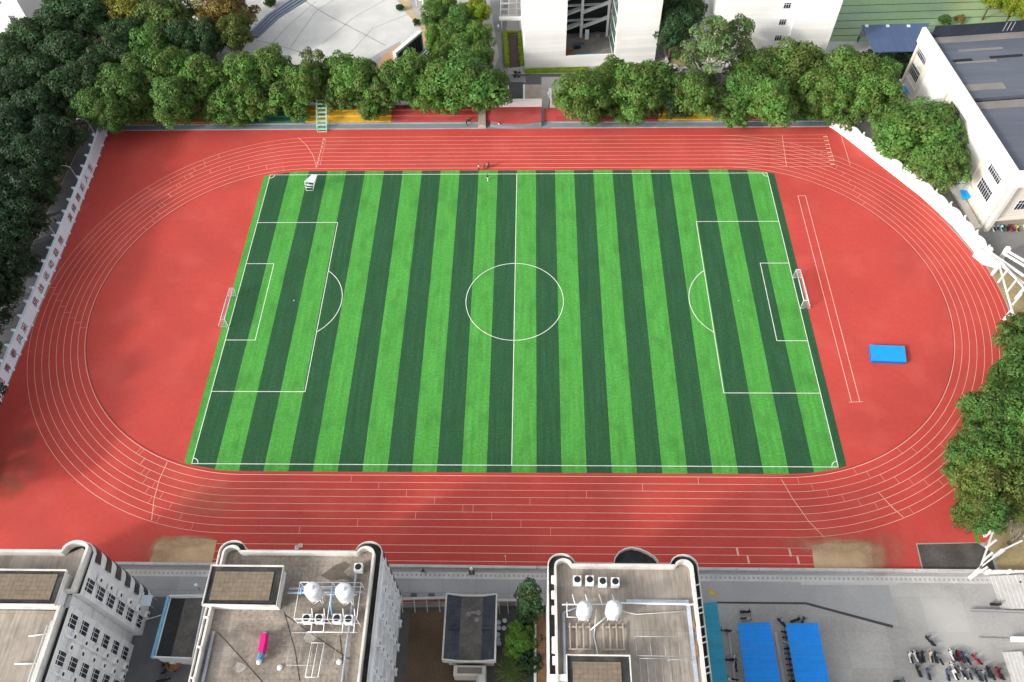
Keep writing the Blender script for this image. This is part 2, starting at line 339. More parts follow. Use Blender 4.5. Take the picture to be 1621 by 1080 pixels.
# painted lines of the pitch
ln = MB(); zl = .026; PW = .115; Lh, Wh = 52.8, 34.1
def rect(x0, x1, y0, y1):
    ln.ribbon([(x0, y0), (x1, y0)], PW, zl); ln.ribbon([(x0, y1), (x1, y1)], PW, zl)
    ln.ribbon([(x0, y0), (x0, y1)], PW, zl+.001); ln.ribbon([(x1, y0), (x1, y1)], PW, zl+.001)
rect(-Lh, Lh, -Wh, Wh); ln.ribbon([(0, -Wh), (0, Wh)], PW, zl+.002)
ln.ribbon(arc(0, 0, 9.15, 0, 360, 72)[:-1], PW, zl+.003, closed=True)
for s in (-1, 1):
    for d, hw in ((16.5, 20.16), (5.5, 9.16)):
        ln.ribbon([(s*Lh, -hw), (s*(Lh-d), -hw)], PW, zl+.002); ln.ribbon([(s*Lh, hw), (s*(Lh-d), hw)], PW, zl+.002); ln.ribbon([(s*(Lh-d), -hw), (s*(Lh-d), hw)], PW, zl+.003)
    q = math.degrees(math.acos(5.5/9.15)); cx = s*(Lh-11)
    ln.ribbon(arc(cx, 0, 9.15, -q, q) if s < 0 else arc(cx, 0, 9.15, 180-q, 180+q), PW, zl+.004)
    ln.ribbon(arc(cx, 0, .06, 0, 360, 10), .1, zl)
    for t in (-1, 1):
        a = {(-1, -1): 0, (1, -1): 90, (1, 1): 180, (-1, 1): 270}[(s, t)]
        ln.ribbon(arc(s*Lh, t*Wh, 1., a, a+90, 10), PW, zl+.004)
struct(ln.build('pitch_markings', M_pitchline))
# painted lines of the track
ln = MB(); zl = .02; TW = .075
for k in range(9):
    r = RI+LW*k
    ln.ribbon(arc(HS, 0, r, -90, 90, 60)+arc(-HS, 0, r, 90, 270, 60), TW if k else .1, zl, closed=True)
    ln.ribbon([(HS, r), (67.4-(8-k)*.12, r)], TW*.9, zl+.001)
for y in (-47.7, -48.9, -50.2): ln.ribbon([(-46, y), (46, y)], TW*1.1, zl)
def pline(pts, w_=TW): ln.ribbon([A2(*p) for p in pts], w_, zl+.003)
pline([(512, 218), (503, 263)]); pline([(516, 219), (507, 262)], .06)
for k in range(8): ln.ribbon([(-43.3+.05*k, RI+LW*(k+.3)), (-43.3+.05*k, RI+LW*(k+.7))], .3, zl+.003)
pline([(472, 218), (485, 230), (495, 245), (501, 263)], .1)
pline([(1238, 214), (1245, 263)], .1); pline([(1307, 213), (1321, 256)], .08); pline([(1331, 213), (1346, 262)], .1)
for k in range(8): ln.ribbon([(66.5+.05*k, RI+LW*(k+.5)), (67.5+.05*k, RI+LW*(k+.5))], .28, zl+.003)
pline([(265, 731), (252, 760), (244, 790), (240, 824)], .1)
pline([(1237, 759), (1255, 790), (1280, 825), (1305, 851)], .1); pline([(1391, 780), (1412, 803), (1430, 819)], .1)
pline([(1263, 310), (1348, 637)], .12); pline([(1275, 310), (1361, 636)], .12); pline([(1263, 310), (1275, 310)], .1); pline([(1344, 637), (1366, 636)], .1)
def tick(side, ang, k, w_=.045):
    a = R(ang); c, s = math.cos(a), math.sin(a); r0, r1 = RI+LW*k, RI+LW*(k+1)
    ln.ribbon([(side*HS+c*r0, s*r0), (side*HS+c*r1, s*r1)], w_, zl+.002)
for k in range(8):
    tick(-1, 100+5.5*k, k); tick(-1, 118+4.5*k, 7-k, .05); tick(-1, 240+3.2*k, k); tick(-1, 146-3.4*k, k, .05); tick(-1, 255-2*k, 7-k, .05)
    tick(1, -66-3*k, 7-k); tick(1, -58+3.1*k, k); tick(1, 62-2.7*k, 7-k, .05); tick(1, -72+2.6*k, k, .05); tick(-1, 176+2*k, 7-k, .05)
    x = 30-9*k; ln.ribbon([(x, -RI-LW*k), (x, -RI-LW*(k+1))], .06, zl+.002)
    ln.ribbon([(-26+4.6*k, -RI-LW*k), (-26+4.6*k, -RI-LW*(k+1))], .05, zl+.002)
for u, v in ((1166, 867), (1183, 880), (1249, 868), (1262, 881)): ln.ribbon([A2(u, v), A2(u+3, v+13)], .3, zl+.003)
struct(ln.build('track_markings', M_line))
def blob(u0, v0, u1, v1, n=36, j=.12, seed=1):
    q = random.Random(seed); (x0, y0), (x1, y1) = A2(u0, v0), A2(u1, v1); cx, cy, a, b = (x0+x1)/2, (y0+y1)/2, abs(x1-x0)/2, abs(y1-y0)/2; P = []
    for i in range(n):
        t = 2*PI*i/n; e = .32
        P.append((cx+a*math.copysign(abs(math.cos(t))**e, math.cos(t))*(1+q.uniform(-j, j)*.5), cy+b*math.copysign(abs(math.sin(t))**e, math.sin(t))*(1+q.uniform(-j, j))))
    return P
pitl = [A2(250, 858), (-47.8, -46.9), (-45.6, -47.2), (-45.5, -50.7), (-55.2, -50.7)]
ground('sand_pit', pitl, M_sand, .024)
ground('sand_pit', [A2(1285, 864), A2(1310, 860), A2(1365, 861), A2(1378, 866), A2(1382, 899), A2(1289, 900)], M_sand, .024)
M_spill = mat('spilled_sand', (.44, .2, .13), .95, .25, .5, .15, 3)
AMT = .3
def spill_mat():
    m = M_spill; n = m.node_tree; N = n.nodes; L = n.links; tc = N.new('ShaderNodeTexCoord'); no = N.new('ShaderNodeTexNoise'); no.inputs['Scale'].default_value = .5; no.inputs['Detail'].default_value = 6
    L.new(tc.outputs['Object'], no.inputs['Vector']); at = N.new('ShaderNodeAttribute'); at.attribute_name = 'edge'
    mu = N.new('ShaderNodeMath'); mu.operation = 'MULTIPLY'; L.new(no.outputs['Fac'], mu.inputs[0]); L.new(at.outputs['Fac'], mu.inputs[1])
    mr = N.new('ShaderNodeMapRange'); mr.inputs[1].default_value = .1; mr.inputs[2].default_value = .62; mr.inputs[4].default_value = AMT; L.new(mu.outputs[0], mr.inputs[0]); L.new(mr.outputs[0], N['Principled BSDF'].inputs['Alpha'])
spill_mat()
SPZ = [.028]
def spill(u, v, rx, ry, name='sand_spill', m=M_spill, z=0):
    """thin scatter that fades out at its rim (alpha follows a vertex value that is 1 in the middle)"""
    z = SPZ[0]; SPZ[0] += .004
    x, y = A2(u, v); me = bpy.data.meshes.new(name); n = 32; vs = [(x, y, z)]; fs = []
    for q in (.5, 1):
        for i in range(n): vs.append((x+rx*q*math.cos(2*PI*i/n), y+ry*q*math.sin(2*PI*i/n), z))
    for i in range(n):
        fs.append((0, 1+i, 1+(i+1) % n)); fs.append((1+i, 1+n+i, 1+n+(i+1) % n, 1+(i+1) % n))
    me.from_pydata(vs, [], fs); at = me.attributes.new('edge', 'FLOAT', 'POINT'); at.data.foreach_set('value', [1.]+[.8]*n+[0.]*n); me.materials.append(m)
    o = bpy.data.objects.new(name, me); COL.objects.link(o); o['kind'] = 'stuff'
spill(250, 872, 5, 3.2); spill(1330, 862, 8, 3); spill(1385, 885, 3.5, 3.5); spill(1265, 862, 5, 2); spill(330, 790, 7, 5, z=.0225); spill(1400, 870, 5, 4, z=.0215)
M_moss = mat('mossy_stain', (.16, .1, .06), .95, .25, .5, .15, 3); M_spill = M_moss; spill_mat()
AMT = .75; M_sf = mat('sand_fade', (.50, .36, .215), .95, .15, .4, .1, 4); M_spill = M_sf; spill_mat()
spill(1330, 864, 6.5, 1.5, 'sand_spill', M_sf, .0245); spill(1382, 880, 2.6, 2.6, 'sand_spill', M_sf, .0246); spill(300, 857, 5.5, 1.3, 'sand_spill', M_sf, .0245); spill(255, 872, 2.4, 3.0, 'sand_spill', M_sf, .0246); AMT = .4
spill(25, 745, 6, 4, 'mossy_patch', M_moss); spill(40, 695, 3, 3, 'mossy_patch', M_moss, .0225); spill(15, 770, 4, 3, 'mossy_patch', M_moss, .0223)
ground('long_jump_soil', [(61.9, -47), (71, -46.7), (72.5, -48), (72.3, -50.9), (61.7, -50.9)], M_blacksoil, .014)
ground('grass_verge', [A2(1520, 790), A2(1537, 820), A2(1545, 858), A2(1552, 862), A2(1542, 815), A2(1530, 785)], mat('bright_turf', (.06, .3, .03), .9), .03)
ground('dry_grass', [(89.6, 11.5)]+arc(HS, 0, 46.9, 11, -62, 24)+[(72, -46), (73, -50.8), (110, -50.8), (112, 12), (95, 12)], M_drysoil, .006)
# inner kerb of the track
kb = MB()
for side in (-1, 1): kb.strip_wall(arc(side*HS, 0, RI-.22, -90, 90, 60) if side > 0 else arc(side*HS, 0, RI-.22, 90, 270, 60), .08, .012, .07)
struct(kb.build('track_kerb', mat('red_kerb', (.3, .045, .045), .8)))
# roads, yards and soil around
ground('wood_soil', [(-260, -60), (-101, -60), (-101, 60), (-93, 64), (-93, 110), (-260, 110)], M_soil, .004)
ground('wall_road', [(-97.5, -60), (-90.2, -60), (-90.6, 12), (-93.2, 51), (-93.5, 56), (-97.2, 56)], M_darkroad, .012)
ground('verge_soil', [(-101, -60), (-97.6, -60), (-97.3, 60), (-101, 60)], M_soil, .010)
ground('tree_soil', [(-94, 56), (82, 56), (92, 30), (94, 19), (96, 60), (96, 68), (-94, 68)], M_soil, .007)
ground('back_road', [(-94, 61.2), (82, 61.2), (86, 66), (86, 67.6), (-94, 67.6)], M_darkroad, .011)
ground('court_lane', [A2(775, 0), A2(806, 0), A2(800, 60), A2(805, 118), A2(832, 122), A2(832, 132), A2(772, 132), A2(790, 90)], mat('grey_lane', (.2, .2, .205), .9, .15, .2, .08, 3, stain=(.3, .29, .28), stain_amt=.5), .015)
ground('hall_road', [(84.5, 24), (89.5, 8.5), (96, 6), (140, 6), (140, 17.6), (92, 17.6), (86.5, 61), (82, 61), (80, 45)], mat('hall_road_grey', (.215, .21, .205), .9, .12, .2, .08, 3, stain=(.15, .145, .14)), .013)
ground('south_road', [(-120, -56), (-54, -56), (-18, -56), (4.2, -56), (4.2, -51.4), (-120, -51.4)], M_road, .012)
ground('south_yard', [(24, -100), (24, -51.4), (120, -51.4), (120, -100)], M_concrete, .004)
ground('south_road', [(24.1, -55.9), (43.3, -55.9), (56, -59.2), (56, -51.4), (24.1, -51.4)], mat('road_grey', (.33, .33, .325), .9, .1, .15, .06, 3, stain=(.38, .375, .365), stain_amt=.6, stain_scale=.1), .010)
ground('concrete_patch', [A2(1266, 912), A2(1420, 914), A2(1422, 926), A2(1268, 926)], mat('new_concrete', (.46, .45, .43), .9, .08, .3), .016)
ground('drain_line', [A2(1135, 952.5), A2(1276, 953.5), A2(1414, 990), A2(1413, 994.5), A2(1275, 957), A2(1135, 955.5)], mat('drain_grate', (.06, .06, .065), .8), .016)
yel = MB(); yel.sheet([A2(1118, 934), A2(1124, 932), A2(1136, 943), A2(1132, 946)], .02); struct(yel.build('yellow_arrow', M_yellowp))
ground('courtyard_soil', [A2(648, 966), A2(706, 966), A2(706, 1052), A2(770, 1052), A2(770, 1080), A2(770, 1140), A2(640, 1140)], M_brown, .016)
ground('courtyard_paving', [A2(628, 962), A2(870, 958), A2(880, 1140), A2(600, 1140)], mat('dark_paving', (.11, .105, .1), .9, .15, .3, .1, 3), .008)
ground('side_alley', [A2(165, 940), A2(335, 938), A2(320, 1140), A2(110, 1140)], mat('alley_grey', (.13, .13, .135), .9, .15, .3, .1, 3), .008)
# paved strip with drain slots along the low south wall
ds = MB(); ds.sheet([(-75, -52.9), (86, -52.9), (86, -51.9), (-75, -51.9)], .018); struct(ds.build('drain_strip', M_pale))
ds = MB()
for i in range(225): x = -73+i*.7; ds.sheet([(x, -52.55), (x+.26, -52.55), (x+.26, -52.2), (x, -52.2)], .022)
struct(ds.build('drain_slots', mat('drain_slot', (.3, .29, .29), .9)))
# plaza with joints and steps
pc = [A2(400, 56), A2(425, 32), A2(470, 0), A2(500, -30), A2(640, -30), A2(628, 0), A2(655, 28), A2(668, 48), A2(668, 60), A2(640, 75), A2(605, 100), A2(590, 125), A2(380, 125), A2(380, 85)]
ground('plaza', pc, M_plaza, .02)
pj = MB()
def pjl(pts, w_=.25): pj.ribbon([A2(*p) for p in pts], w_, .025)
pjl([(446, -20), (520, 25), (610, 72)], .4); pjl([(500, 3), (455, 42), (425, 75)]); pjl([(610, 0), (560, 28), (510, 70)]); pjl([(648, 22), (590, 45), (545, 95)]); pjl([(545, -10), (500, 18), (460, 75)]); pjl([(390, 60), (440, 72), (500, 90), (560, 105)], .3)
struct(pj.build('plaza_joints', M_plazal))
ground('plaza_edge', [A2(575, 100), A2(600, 84), A2(632, 66), A2(640, 75), A2(612, 92), A2(596, 108)], mat('grey_band', (.34, .35, .36), .85), .03)
ground('orange_paving', [A2(596, 108), A2(606, 88), A2(632, 70), A2(640, 80), A2(625, 115)], M_orange, .035)
ground('orange_paving', [A2(668, 45), A2(676, 45), A2(680, 72), A2(671, 72)], M_orange, .03)
ground('yellow_path', [A2(628, -10), A2(645, -10), A2(652, 18), A2(676, 44), A2(668, 46), A2(642, 20)], mat('tan_path', (.45, .36, .2), .9), .03)
ground('upper_plaza', [A2(300, -30), A2(500, -30), A2(470, -2), A2(425, 28), A2(396, 58), A2(370, 85), A2(300, 85)], M_pale, .015)
st = thing('plaza_steps', 'blue grey curved steps at the left rim of the pale plaza', 'steps', (*A2(430, 28), 0))
for k in range(4):
    o_ = k*7; P0 = [A2(466+o_*.9, 0), A2(425+o_*.75, 28), A2(394+o_*.6, 60)]; 
    q = MB(); q.strip_wall(P0, .62, .03, .75-.17*k); q.build('step', M_step, st)
# green courts behind
ground('green_court', [A2(1322, -40), A2(1660, -40), A2(1660, 66), A2(1380, 66), A2(1312, 66)], M_lawn, .02)
ground('court_apron', [A2(1312, 66), A2(1385, 60), A2(1372, 95), A2(1300, 95)], M_pale, .018)
cl = MB()
for v0, v1 in ((10, 4), (22, 16), (34, 28), (46, 40), (57, 52)): cl.ribbon([A2(1318, v0), A2(1625, v1-3)], .28, .03)
cl.ribbon([A2(1330, -5), A2(1622, -14)], .28, .03); struct(cl.build('court_lines', M_courtline))
for u, v, rx, ry in ((1560, -2, 16, 7), (1340, 60, 9, 6)): pass
# stand area
ground('front_walk', [(-93, 48.6), (70, 48.6), (70.5, 50.9), (-93, 50.9)], M_walk, .016)
kb = MB(); kb.box(-93, -7, 48.6, 48.85, .0, .16); kb.box(7.5, 69.5, 48.6, 48.85, 0, .16); kb.box(-93, -8.5, 50.4, 50.7, 0, .2); kb.box(7.5, 69.5, 50.4, 50.7, 0, .2); struct(kb.build('kerb', mat('kerb_stone', (.3, .32, .33), .85, .12, .5)))
ground('gate_lane', [A2(805, 130), A2(829, 130), A2(829, 170), A2(805, 170)], M_asphalt, .02)
ground('gate_paving', [A2(831, 134), A2(857, 134), A2(857, 171), A2(831, 171)], mat('brown_paving', (.36, .30, .24), .9, .15, .6, .1, 2), .02)
ground('gate_paving', [A2(857, 122), A2(890, 122), A2(895, 170), A2(857, 170)], mat('gate_concrete', (.36, .35, .33), .9, .12, .3, .1, 2), .018)
ll = MB(); ll.ribbon([A2(804, 134), A2(804, 171)], .45, .03); ll.ribbon([A2(829.5, 134), A2(829.5, 171)], .45, .03); struct(ll.build('lane_lines', M_white))
ground('gate_patch', [A2(777, 134), A2(803, 134), A2(803, 171), A2(777, 171)], M_darkroad, .019)

# ------------------------------------------------------------------ dormitories along the south side
def window_proto(w_, h_, cols, name='window', glass=None):
    """a window in the plane x = 0 facing +x: frame (mesh) with its pane as a child"""
    m = MB(); t = .06
    m.box(0, .07, -w_/2, w_/2, 0, t); m.box(0, .07, -w_/2, w_/2, h_-t, h_); m.box(0, .07, -w_/2, -w_/2+t, t, h_-t); m.box(0, .07, w_/2-t, w_/2, t, h_-t)
    for i in range(1, cols): y = -w_/2+w_*i/cols; m.box(.002, .06, y-.022, y+.022, t, h_-t)
    m.box(.003, .055, -w_/2+t, w_/2-t, h_*.68, h_*.68+.06)
    f = m.data(name, M_whitem)
    p = MB(); p.box(-.02, .03, -w_/2+.02, w_/2-.02, .02, h_-.02); return f, p.data('pane', glass or M_glass)
WIN = {'wide': window_proto(1.75, 2.15, 3), 'tall': window_proto(1.25, 2.3, 2), 'lattice': window_proto(1.25, 2.2, 3, glass=M_facade), 'hall': window_proto(4.6, 2.6, 7), 'small': window_proto(1.6, 1.5, 3), 'hallsm': window_proto(4.6, 1.6, 7)}
def window(kind, parent, world, rz=0.):
    f, p = WIN[kind]; o = bpy.data.objects.new('window', f); COL.objects.link(o); o.parent = parent
    o.location = Vector(world)-parent.location; o.rotation_euler = (0, 0, rz)
    q = bpy.data.objects.new('pane', p); COL.objects.link(q); q.parent = o
    return o
def ac_proto():
    t = thing('air_conditioner', 'white air conditioner box on the outer wall of a dormitory', 'air conditioner', (0, 0, -50), 0, 'air conditioners on dormitory walls')
    m = MB(); m.box(.05, .5, -.45, .45, 0, .65); m.build('casing', M_whitem, t, (0, 0, 0))
    m = MB(); m.lathe((0, 0), [(.25, 0), (.25, .02)], 14); v = [(.50+p[2], p[1]-.08, p[0]+.33) for p in m.v]; m.v = v; m.build('fan_grille', M_black, t, (0, 0, 0))
    m = MB(); m.box(0, .5, -.4, -.34, -.06, 0); m.box(0, .5, .34, .4, -.06, 0); m.box(0, .05, -.4, .4, -.065, -.005); m.build('bracket', M_greym, t, (0, 0, 0)); return t
AC = ac_proto(); AC_USED = []
def ac(x, y, z, rz=0, where=None):
    o = dup(AC, (x, y, z), rz) if AC_USED else AC
    o.location = (x, y, z); AC_USED.append(o)
    if where: o['label'] = 'white air conditioner box '+where; o['group'] = 'air conditioners '+where
def parapet_path(x0, x1, yN, yS, r=1.75, yb=1.25):
    """north end of a dormitory: straight front between two rounded ears that stand out"""
    left = [(x0, yS), (x0, yN)]+[(x0+r-r*math.cos(R(a)), yN+r*.85*math.sin(R(a))) for a in range(15, 181, 15)]
    left[-1] = (x0+2*r, yN+.3); left += [(x0+2*r+.05, yN+.2)]
    right = [(x1-(p[0]-x0), p[1]) for p in left][::-1]
    return left+right
H = 20.0; HH = .75
def hutbox(a, b, c):
    p, q, r = A(*a, H+HH), A(*b, H+HH), A(*c, H+HH); return (p.x+.3, q.x-.3, r.y+.3, p.y-.3)
def dorm(label, x0, x1, yN, yS, hut, facade_east=True, roofm=M_roof, west_double=True):
    t = thing('dormitory', label, 'dormitory', ((x0+x1)/2, yN-8, 0))
    out = parapet_path(x0, x1, yN, yS)
    m = MB(); m.prism(out, 0, H-1.35); m.build('wall', M_facade, t)
    m = MB(); m.sheet([(x0+1.0, yS), (x0+1.0, yN+.2), (x0+3.3, yN+.1), (x1-3.3, yN+.1), (x1-1.0, yN+.2), (x1-1.0, yS)], H-1.2); m.build('roof', roofm, t)
    # ledge with its deep shade put into a dark colour and pale lip outside of the parapet, then the parapet itself
    m = MB(); m.sheet(out, H-1.33); m.build('gutter', M_gutter, t)
    m = MB()
    def inset(d):
        q = parapet_path(x0+d, x1-d, yN-d*.55, yS, 1.75-d*.75); return q
    lip = inset(.07); k = len(lip)
    m.strip_wall(lip, .13, H-1.45, H-.85); m.build('roof_edge', M_para, t)
    m = MB(); p = inset(.95); 
    m.strip_wall(p, .28, H-1.3, H); m.build('parapet', M_para, t)
    hx0, hx1, hy0, hy1 = hut
    m = MB(); m.box(hx0, hx1, hy0, hy1, H-1.2, H+HH); h = m.build('rooftop_hut', M_white, t)
    m = MB(); m.box(hx0-.25, hx1+.25, hy0-.25, hy1+.25, H+HH, H+HH+.15, 0); m.strip_wall([(hx0-.18, hy0-.18), (hx0-.18, hy1+.18), (hx1+.18, hy1+.18), (hx1+.18, hy0-.18), (hx0-.18, hy0-.1)], .14, H+HH+.15, H+HH+.42); m.build('hut_rim', M_para, h)
    m = MB(); m.sheet([(hx0-.1, hy0-.1), (hx1+.1, hy0-.1), (hx1+.1, hy1+.1), (hx0-.1, hy1+.1)], H+HH+.155); m.build('hut_gutter', M_gutter, h)
    m = MB(); m.box(hx0+.5, hx1-.9, hy0+.5, hy1-.55, H+HH+.1, H+HH+.24); m.build('hut_deck', M_tile, h)
    return t
FLOOR = 3.1
d2 = dorm('grey dormitory with a brown tiled roof, two water tanks and a pink quilt', -37.1, -15.9, -55.9, -104, hutbox((335, 895), (452, 895), (442, 962)))
d3 = dorm('dormitory with two egg shaped tanks and slatted beds on a streaky roof', 5.3, 24.3, -57.3, -108, hutbox((895, 1036), (998, 1036), (1000, 1170)), roofm=M_roof2)
# the left dormitory is stepped: a head block with rounded ear, a recess, then the main block
t1 = thing('dormitory', 'stepped white dormitory at the lower left, its windowed east side in view', 'dormitory', (-60, -64, 0))
x0, xe, yN = -78, -53.2, -56.2
head = [(x0, -61.6), (x0, yN), (-57.0, yN)]+[(-55.2+1.8*math.cos(R(a)), yN+1.45*math.sin(R(a))) for a in range(165, -1, -15)]+[(xe, -61.6)]
main = [(x0, -104), (x0, -63.0), (-54.0, -63.0), (-54.0, -104)]
rec = [(x0, -63.2), (x0, -61.4), (-54.5, -61.4), (-54.5, -63.2)]
m = MB(); m.prism(head, 0, H-1.3); m.prism(rec, 0, H-1.3); m.prism(main, 0, H-1.35); m.build('wall', M_facade, t1)
m = MB(); m.sheet([(x0, -61.4), (x0, yN-.4), (-56.8, yN-.4), (-56.8, -61.4)], H-1.2); m.sheet([(x0, -104), (x0, -63.6), (-55.4, -63.6), (-55.4, -104)], H-1.19); m.sheet([(-57, -61.2), (-57, yN-.2), (-55.2, yN+.7), (-54.3, yN-.2), (-54.3, -61.2)], H-1.195); m.build('roof', M_roof2, t1)
m = MB(); m.sheet(head, H-1.28); m.sheet(main, H-1.33); m.build('gutter', M_gutter, t1)
ear = [(x0, yN-.2), (-57.1, yN-.2)]+[(-55.45+1.55*math.cos(R(a)), yN+1.1*math.sin(R(a))) for a in range(175, -1, -15)]+[(-54.1, -61.3), (-55.6, -61.45)]
m = MB(); m.strip_wall(ear, .38, H-1.25, H); m.strip_wall([(x0, -63.35), (-55.0, -63.35), (-55.0, -104)], .42, H-1.3, H); m.build('parapet', M_para, t1)
m = MB(); m.strip_wall([(xe-.12, -61.6), (xe-.1, yN)]+[(-55.2+1.7*math.cos(R(a)), yN+1.35*math.sin(R(a))) for a in range(15, 100, 15)], .18, H-1.4, H-.9); m.strip_wall([(-54.1, -63.05), (-54.1, -104)], .18, H-1.4, H-.9)
m.strip_wall([(xe-.1, -61.55), (-54.5, -61.55)], .14, H-1.4, H-1.1); m.build('roof_edge', M_white, t1)
h = MB(); h.box(x0, -55.1, -63.4, -59.4, H-1.1, H+HH); h = h.build('rooftop_hut', M_white, t1)
m = MB(); m.box(x0, -54.9, -63.6, -59.2, H+HH, H+HH+.15); m.strip_wall([(x0, -59.25), (-54.95, -59.25), (-54.95, -63.55), (x0, -63.55)], .16, H+HH+.15, H+HH+.42); m.build('hut_rim', M_para, h)
m = MB(); m.sheet([(x0, -63.5), (-55.0, -63.5), (-55.0, -59.3), (x0, -59.3)], H+HH+.16); m.build('hut_gutter', M_gutter, h)
m = MB(); m.box(x0, -55.9, -62.9, -59.75, H+HH+.1, H+HH+.26); m.build('hut_deck', M_tile, h)
for fl in range(6):
    zf = .5+fl*FLOOR
    # rounded bay windows of the ear, one band of glass per storey
    b = MB(); P = [(-55.2+1.86*math.cos(R(a)), yN+1.5*math.sin(R(a))) for a in range(4, 62, 8)]
    b.strip_wall([(xe+.06, -57.2)]+P, .1, zf+1.0, zf+2.4); b.build('bay_window', M_glass, t1)
    window('wide', t1, (xe+.01, -60.2, zf+.8)); ac(xe+.0, -58.9, zf+.1, where='on the head block of the left dormitory'); 
    window('lattice', t1, (-54.49, -62.3, zf+.5))
    for k, y in enumerate((-64.6, -69.0, -73.2, -77.4, -81.6)):
        window('wide', t1, (-53.99, y, zf+.7))
        if fl < 6 and k < 4: ac(-54.0, y-1.55, zf+.55); ac(-54.0, y-2.85, zf+.55)
m = MB()
for fl in range(1, 7): m.box(-54.0, -53.84, -104, -63.0, fl*FLOOR+.18, fl*FLOOR+.34)
m.box(xe, xe+.14, -61.6, -56.4, 3.2, 3.4)
for y in (-67.2, -71.6, -76, -80): m.box(-54.0, -53.83, y-.12+.8, y+.12+.8, 0, H-1.4)
m.build('floor_bands', M_white, t1)
p = MB(); p.tube([(-55.6, -65, H-.7), (-55.6, -100, H-.7)], .16, 8); p.tube([(-56.1, -65.5, H-.8), (-56.1, -100, H-.8)], .1, 8); p.tube([(-55.6, -66.5, H-.7), (-58, -66.8, H-.9)], .07); p.tube([(-55.8, -70, H-.7), (-58.5, -70, H-.9)], .07); p.build('roof_pipe', M_whitem, t1)
# east face of the middle dormitory: window bays with air conditioners
for fl in range(6):
    zf = .5+fl*FLOOR
    for k in range(5):
        y = -58.2-3.3*k
        window('wide', d2, (-15.89, y, zf+.7)); ac(-15.9, y-1.65, zf+.35, where='on the east wall of the middle dormitory')
m = MB()
for fl in range(1, 7): m.box(-15.9, -15.5, -104, -57.0, fl*FLOOR+.12, fl*FLOOR+.3)
for k in range(14): m.box(-15.9, -15.6, -57.2-3.3*k+.3, -57.2-3.3*k+.55, 0, H-1.5)
m.build('floor_bands', M_facade, d2)
m = MB(); P = [(-17.75+1.85*math.cos(R(a)), -55.9+1.55*math.sin(R(a))) for a in range(-10, 80, 10)]
for fl in range(6): m = MB(); m.strip_wall(P, .12, 1.5+fl*FLOOR, 2.9+fl*FLOOR); m.build('bay_window', M_glass, d2)
# rooftop edge pipes and west ledge of the right dormitory
p = MB(); p.tube([(-35.4, -66, H-.9), (-35.4, -104, H-.9)], .2, 8); p.tube([(-18.9, -58, H-.8), (-18.9, -104, H-.8)], .14, 8); p.tube([(-27, -61.4, H-.3), (-17.6, -61.2, H-.3)], .13, 8); p.tube([(-27, -60.8, H-.6), (-20, -60.6, H-.6)], .16, 8); p.build('roof_pipe', M_pipe, d2)
p = MB(); p.tube([(7.2, -63.3, H-.9), (7.2, -78, H-.9)], .2, 8); p.tube([(7.2, -63.3, H-.9), (9.2, -62.6, H-.8)], .12, 8); p.box(15, 22.6, -62.0, -61.6, H-1.18, H-.95); p.box(22.3, 22.75, -104, -62.2, H-1.18, H-1.02); p.build('roof_pipe', M_pipe, d3)
p = MB(); p.tube([(12.5, -62.2, H-.4), (22.8, -62.3, H-.5), (23.4, -62.3, H-.2)], .1, 8); p.tube([(13, -62.8, H-.8), (16, -63.4, H-1), (22, -63, H-.9)], .05, 6); p.tube([(11.2, -63, H-.5), (10.8, -66, H-1.1), (11.4, -69.3, H-1.1)], .07, 6); p.build('water_pipe', M_whitem, d3)
m = MB(); m.box(3.9, 5.25, -104, -58.6, 0, 3.2); m.build('side_lean_to', M_rust, d3)
m = MB(); m.box(3.6, 3.95, -104, -57.9, 0, 3.45); m.box(5.0, 7.0, -84, -72.4, H-1.2, H-.4); m.box(5.1, 8, -71.3, -70.6, H-1.2, H-.2); m.build('white_ledge', M_white, d3)
for k in range(11):
    y = -60.2-1.15*k-(.5 if k % 3 else 0); m = MB(); m.beam((23.1, y, H-.1), (24.2, y+.55, H-.9), .14); m.build('parapet_strut', M_white, d3)
for k in range(8): m = MB(); m.beam((-36.1, -64.6-3.5*k, H+.02), (-37.0, -64.3-3.5*k, H-.9), .2); m.build('parapet_strut', M_white, d2)
# rounded stair bay behind the right dormitory's front
sb = thing('stair_bay', 'rounded dark stair bay peeping over the front parapet of the right dormitory', 'stair tower', (15, -56, 0))
P = [A2(u, v, 17.0) for u, v in ((972, 891), (974, 882), (980, 874), (990, 868.5), (1000, 866.5), (1012, 868.5), (1025, 874), (1036, 881), (1041, 887), (1042, 892))]
m = MB(); m.prism(P, 0, 16.2); m.build('wall', M_facade, sb)
m = MB(); m.strip_wall(P, .14, 16.2, 17.0); m.build('rim', M_pale, sb)
m = MB(); m.sheet([(15+(a-15)*.98, -56+(b+56)*.98) for a, b in P], 16.25); m.build('floor', M_gutter, sb)
# small front wall notch things on roofs
def clothes_frame(x0, x1, y0, y1, z, label):
    t = thing('clothes_frame', label, 'drying rack', (x0, y0, z))
    m = MB()
    for x in (x0, x1):
        for y in (y0, y1): m.tube([(x, y, z), (x, y, z+1.7)], .035, 6)
    m.build('post', M_greym, t)
    m = MB()
    for y in (y0, y1): m.tube([(x0, y, z+1.7), (x1, y, z+1.7)], .03, 6)
    n = 4
    for k in range(n+1): x = x0+(x1-x0)*k/n; m.tube([(x, y0, z+1.7), (x, y1, z+1.7)], .018, 5)
    m.build('rail', M_greym, t)
ZR = H-1.2
clothes_frame(-25.4, -19.9, -70.1, -66.4, ZR, 'thin grey drying rack beside the pink quilt on the tiled roof')
clothes_frame(15.9, 19.3, -72.8, -68.9, ZR, 'thin drying rack nearest the hut on the streaky roof')
clothes_frame(19.4, 22.1, -72.6, -69.0, ZR, 'thin drying rack by the right parapet of the streaky roof, near its lower edge')
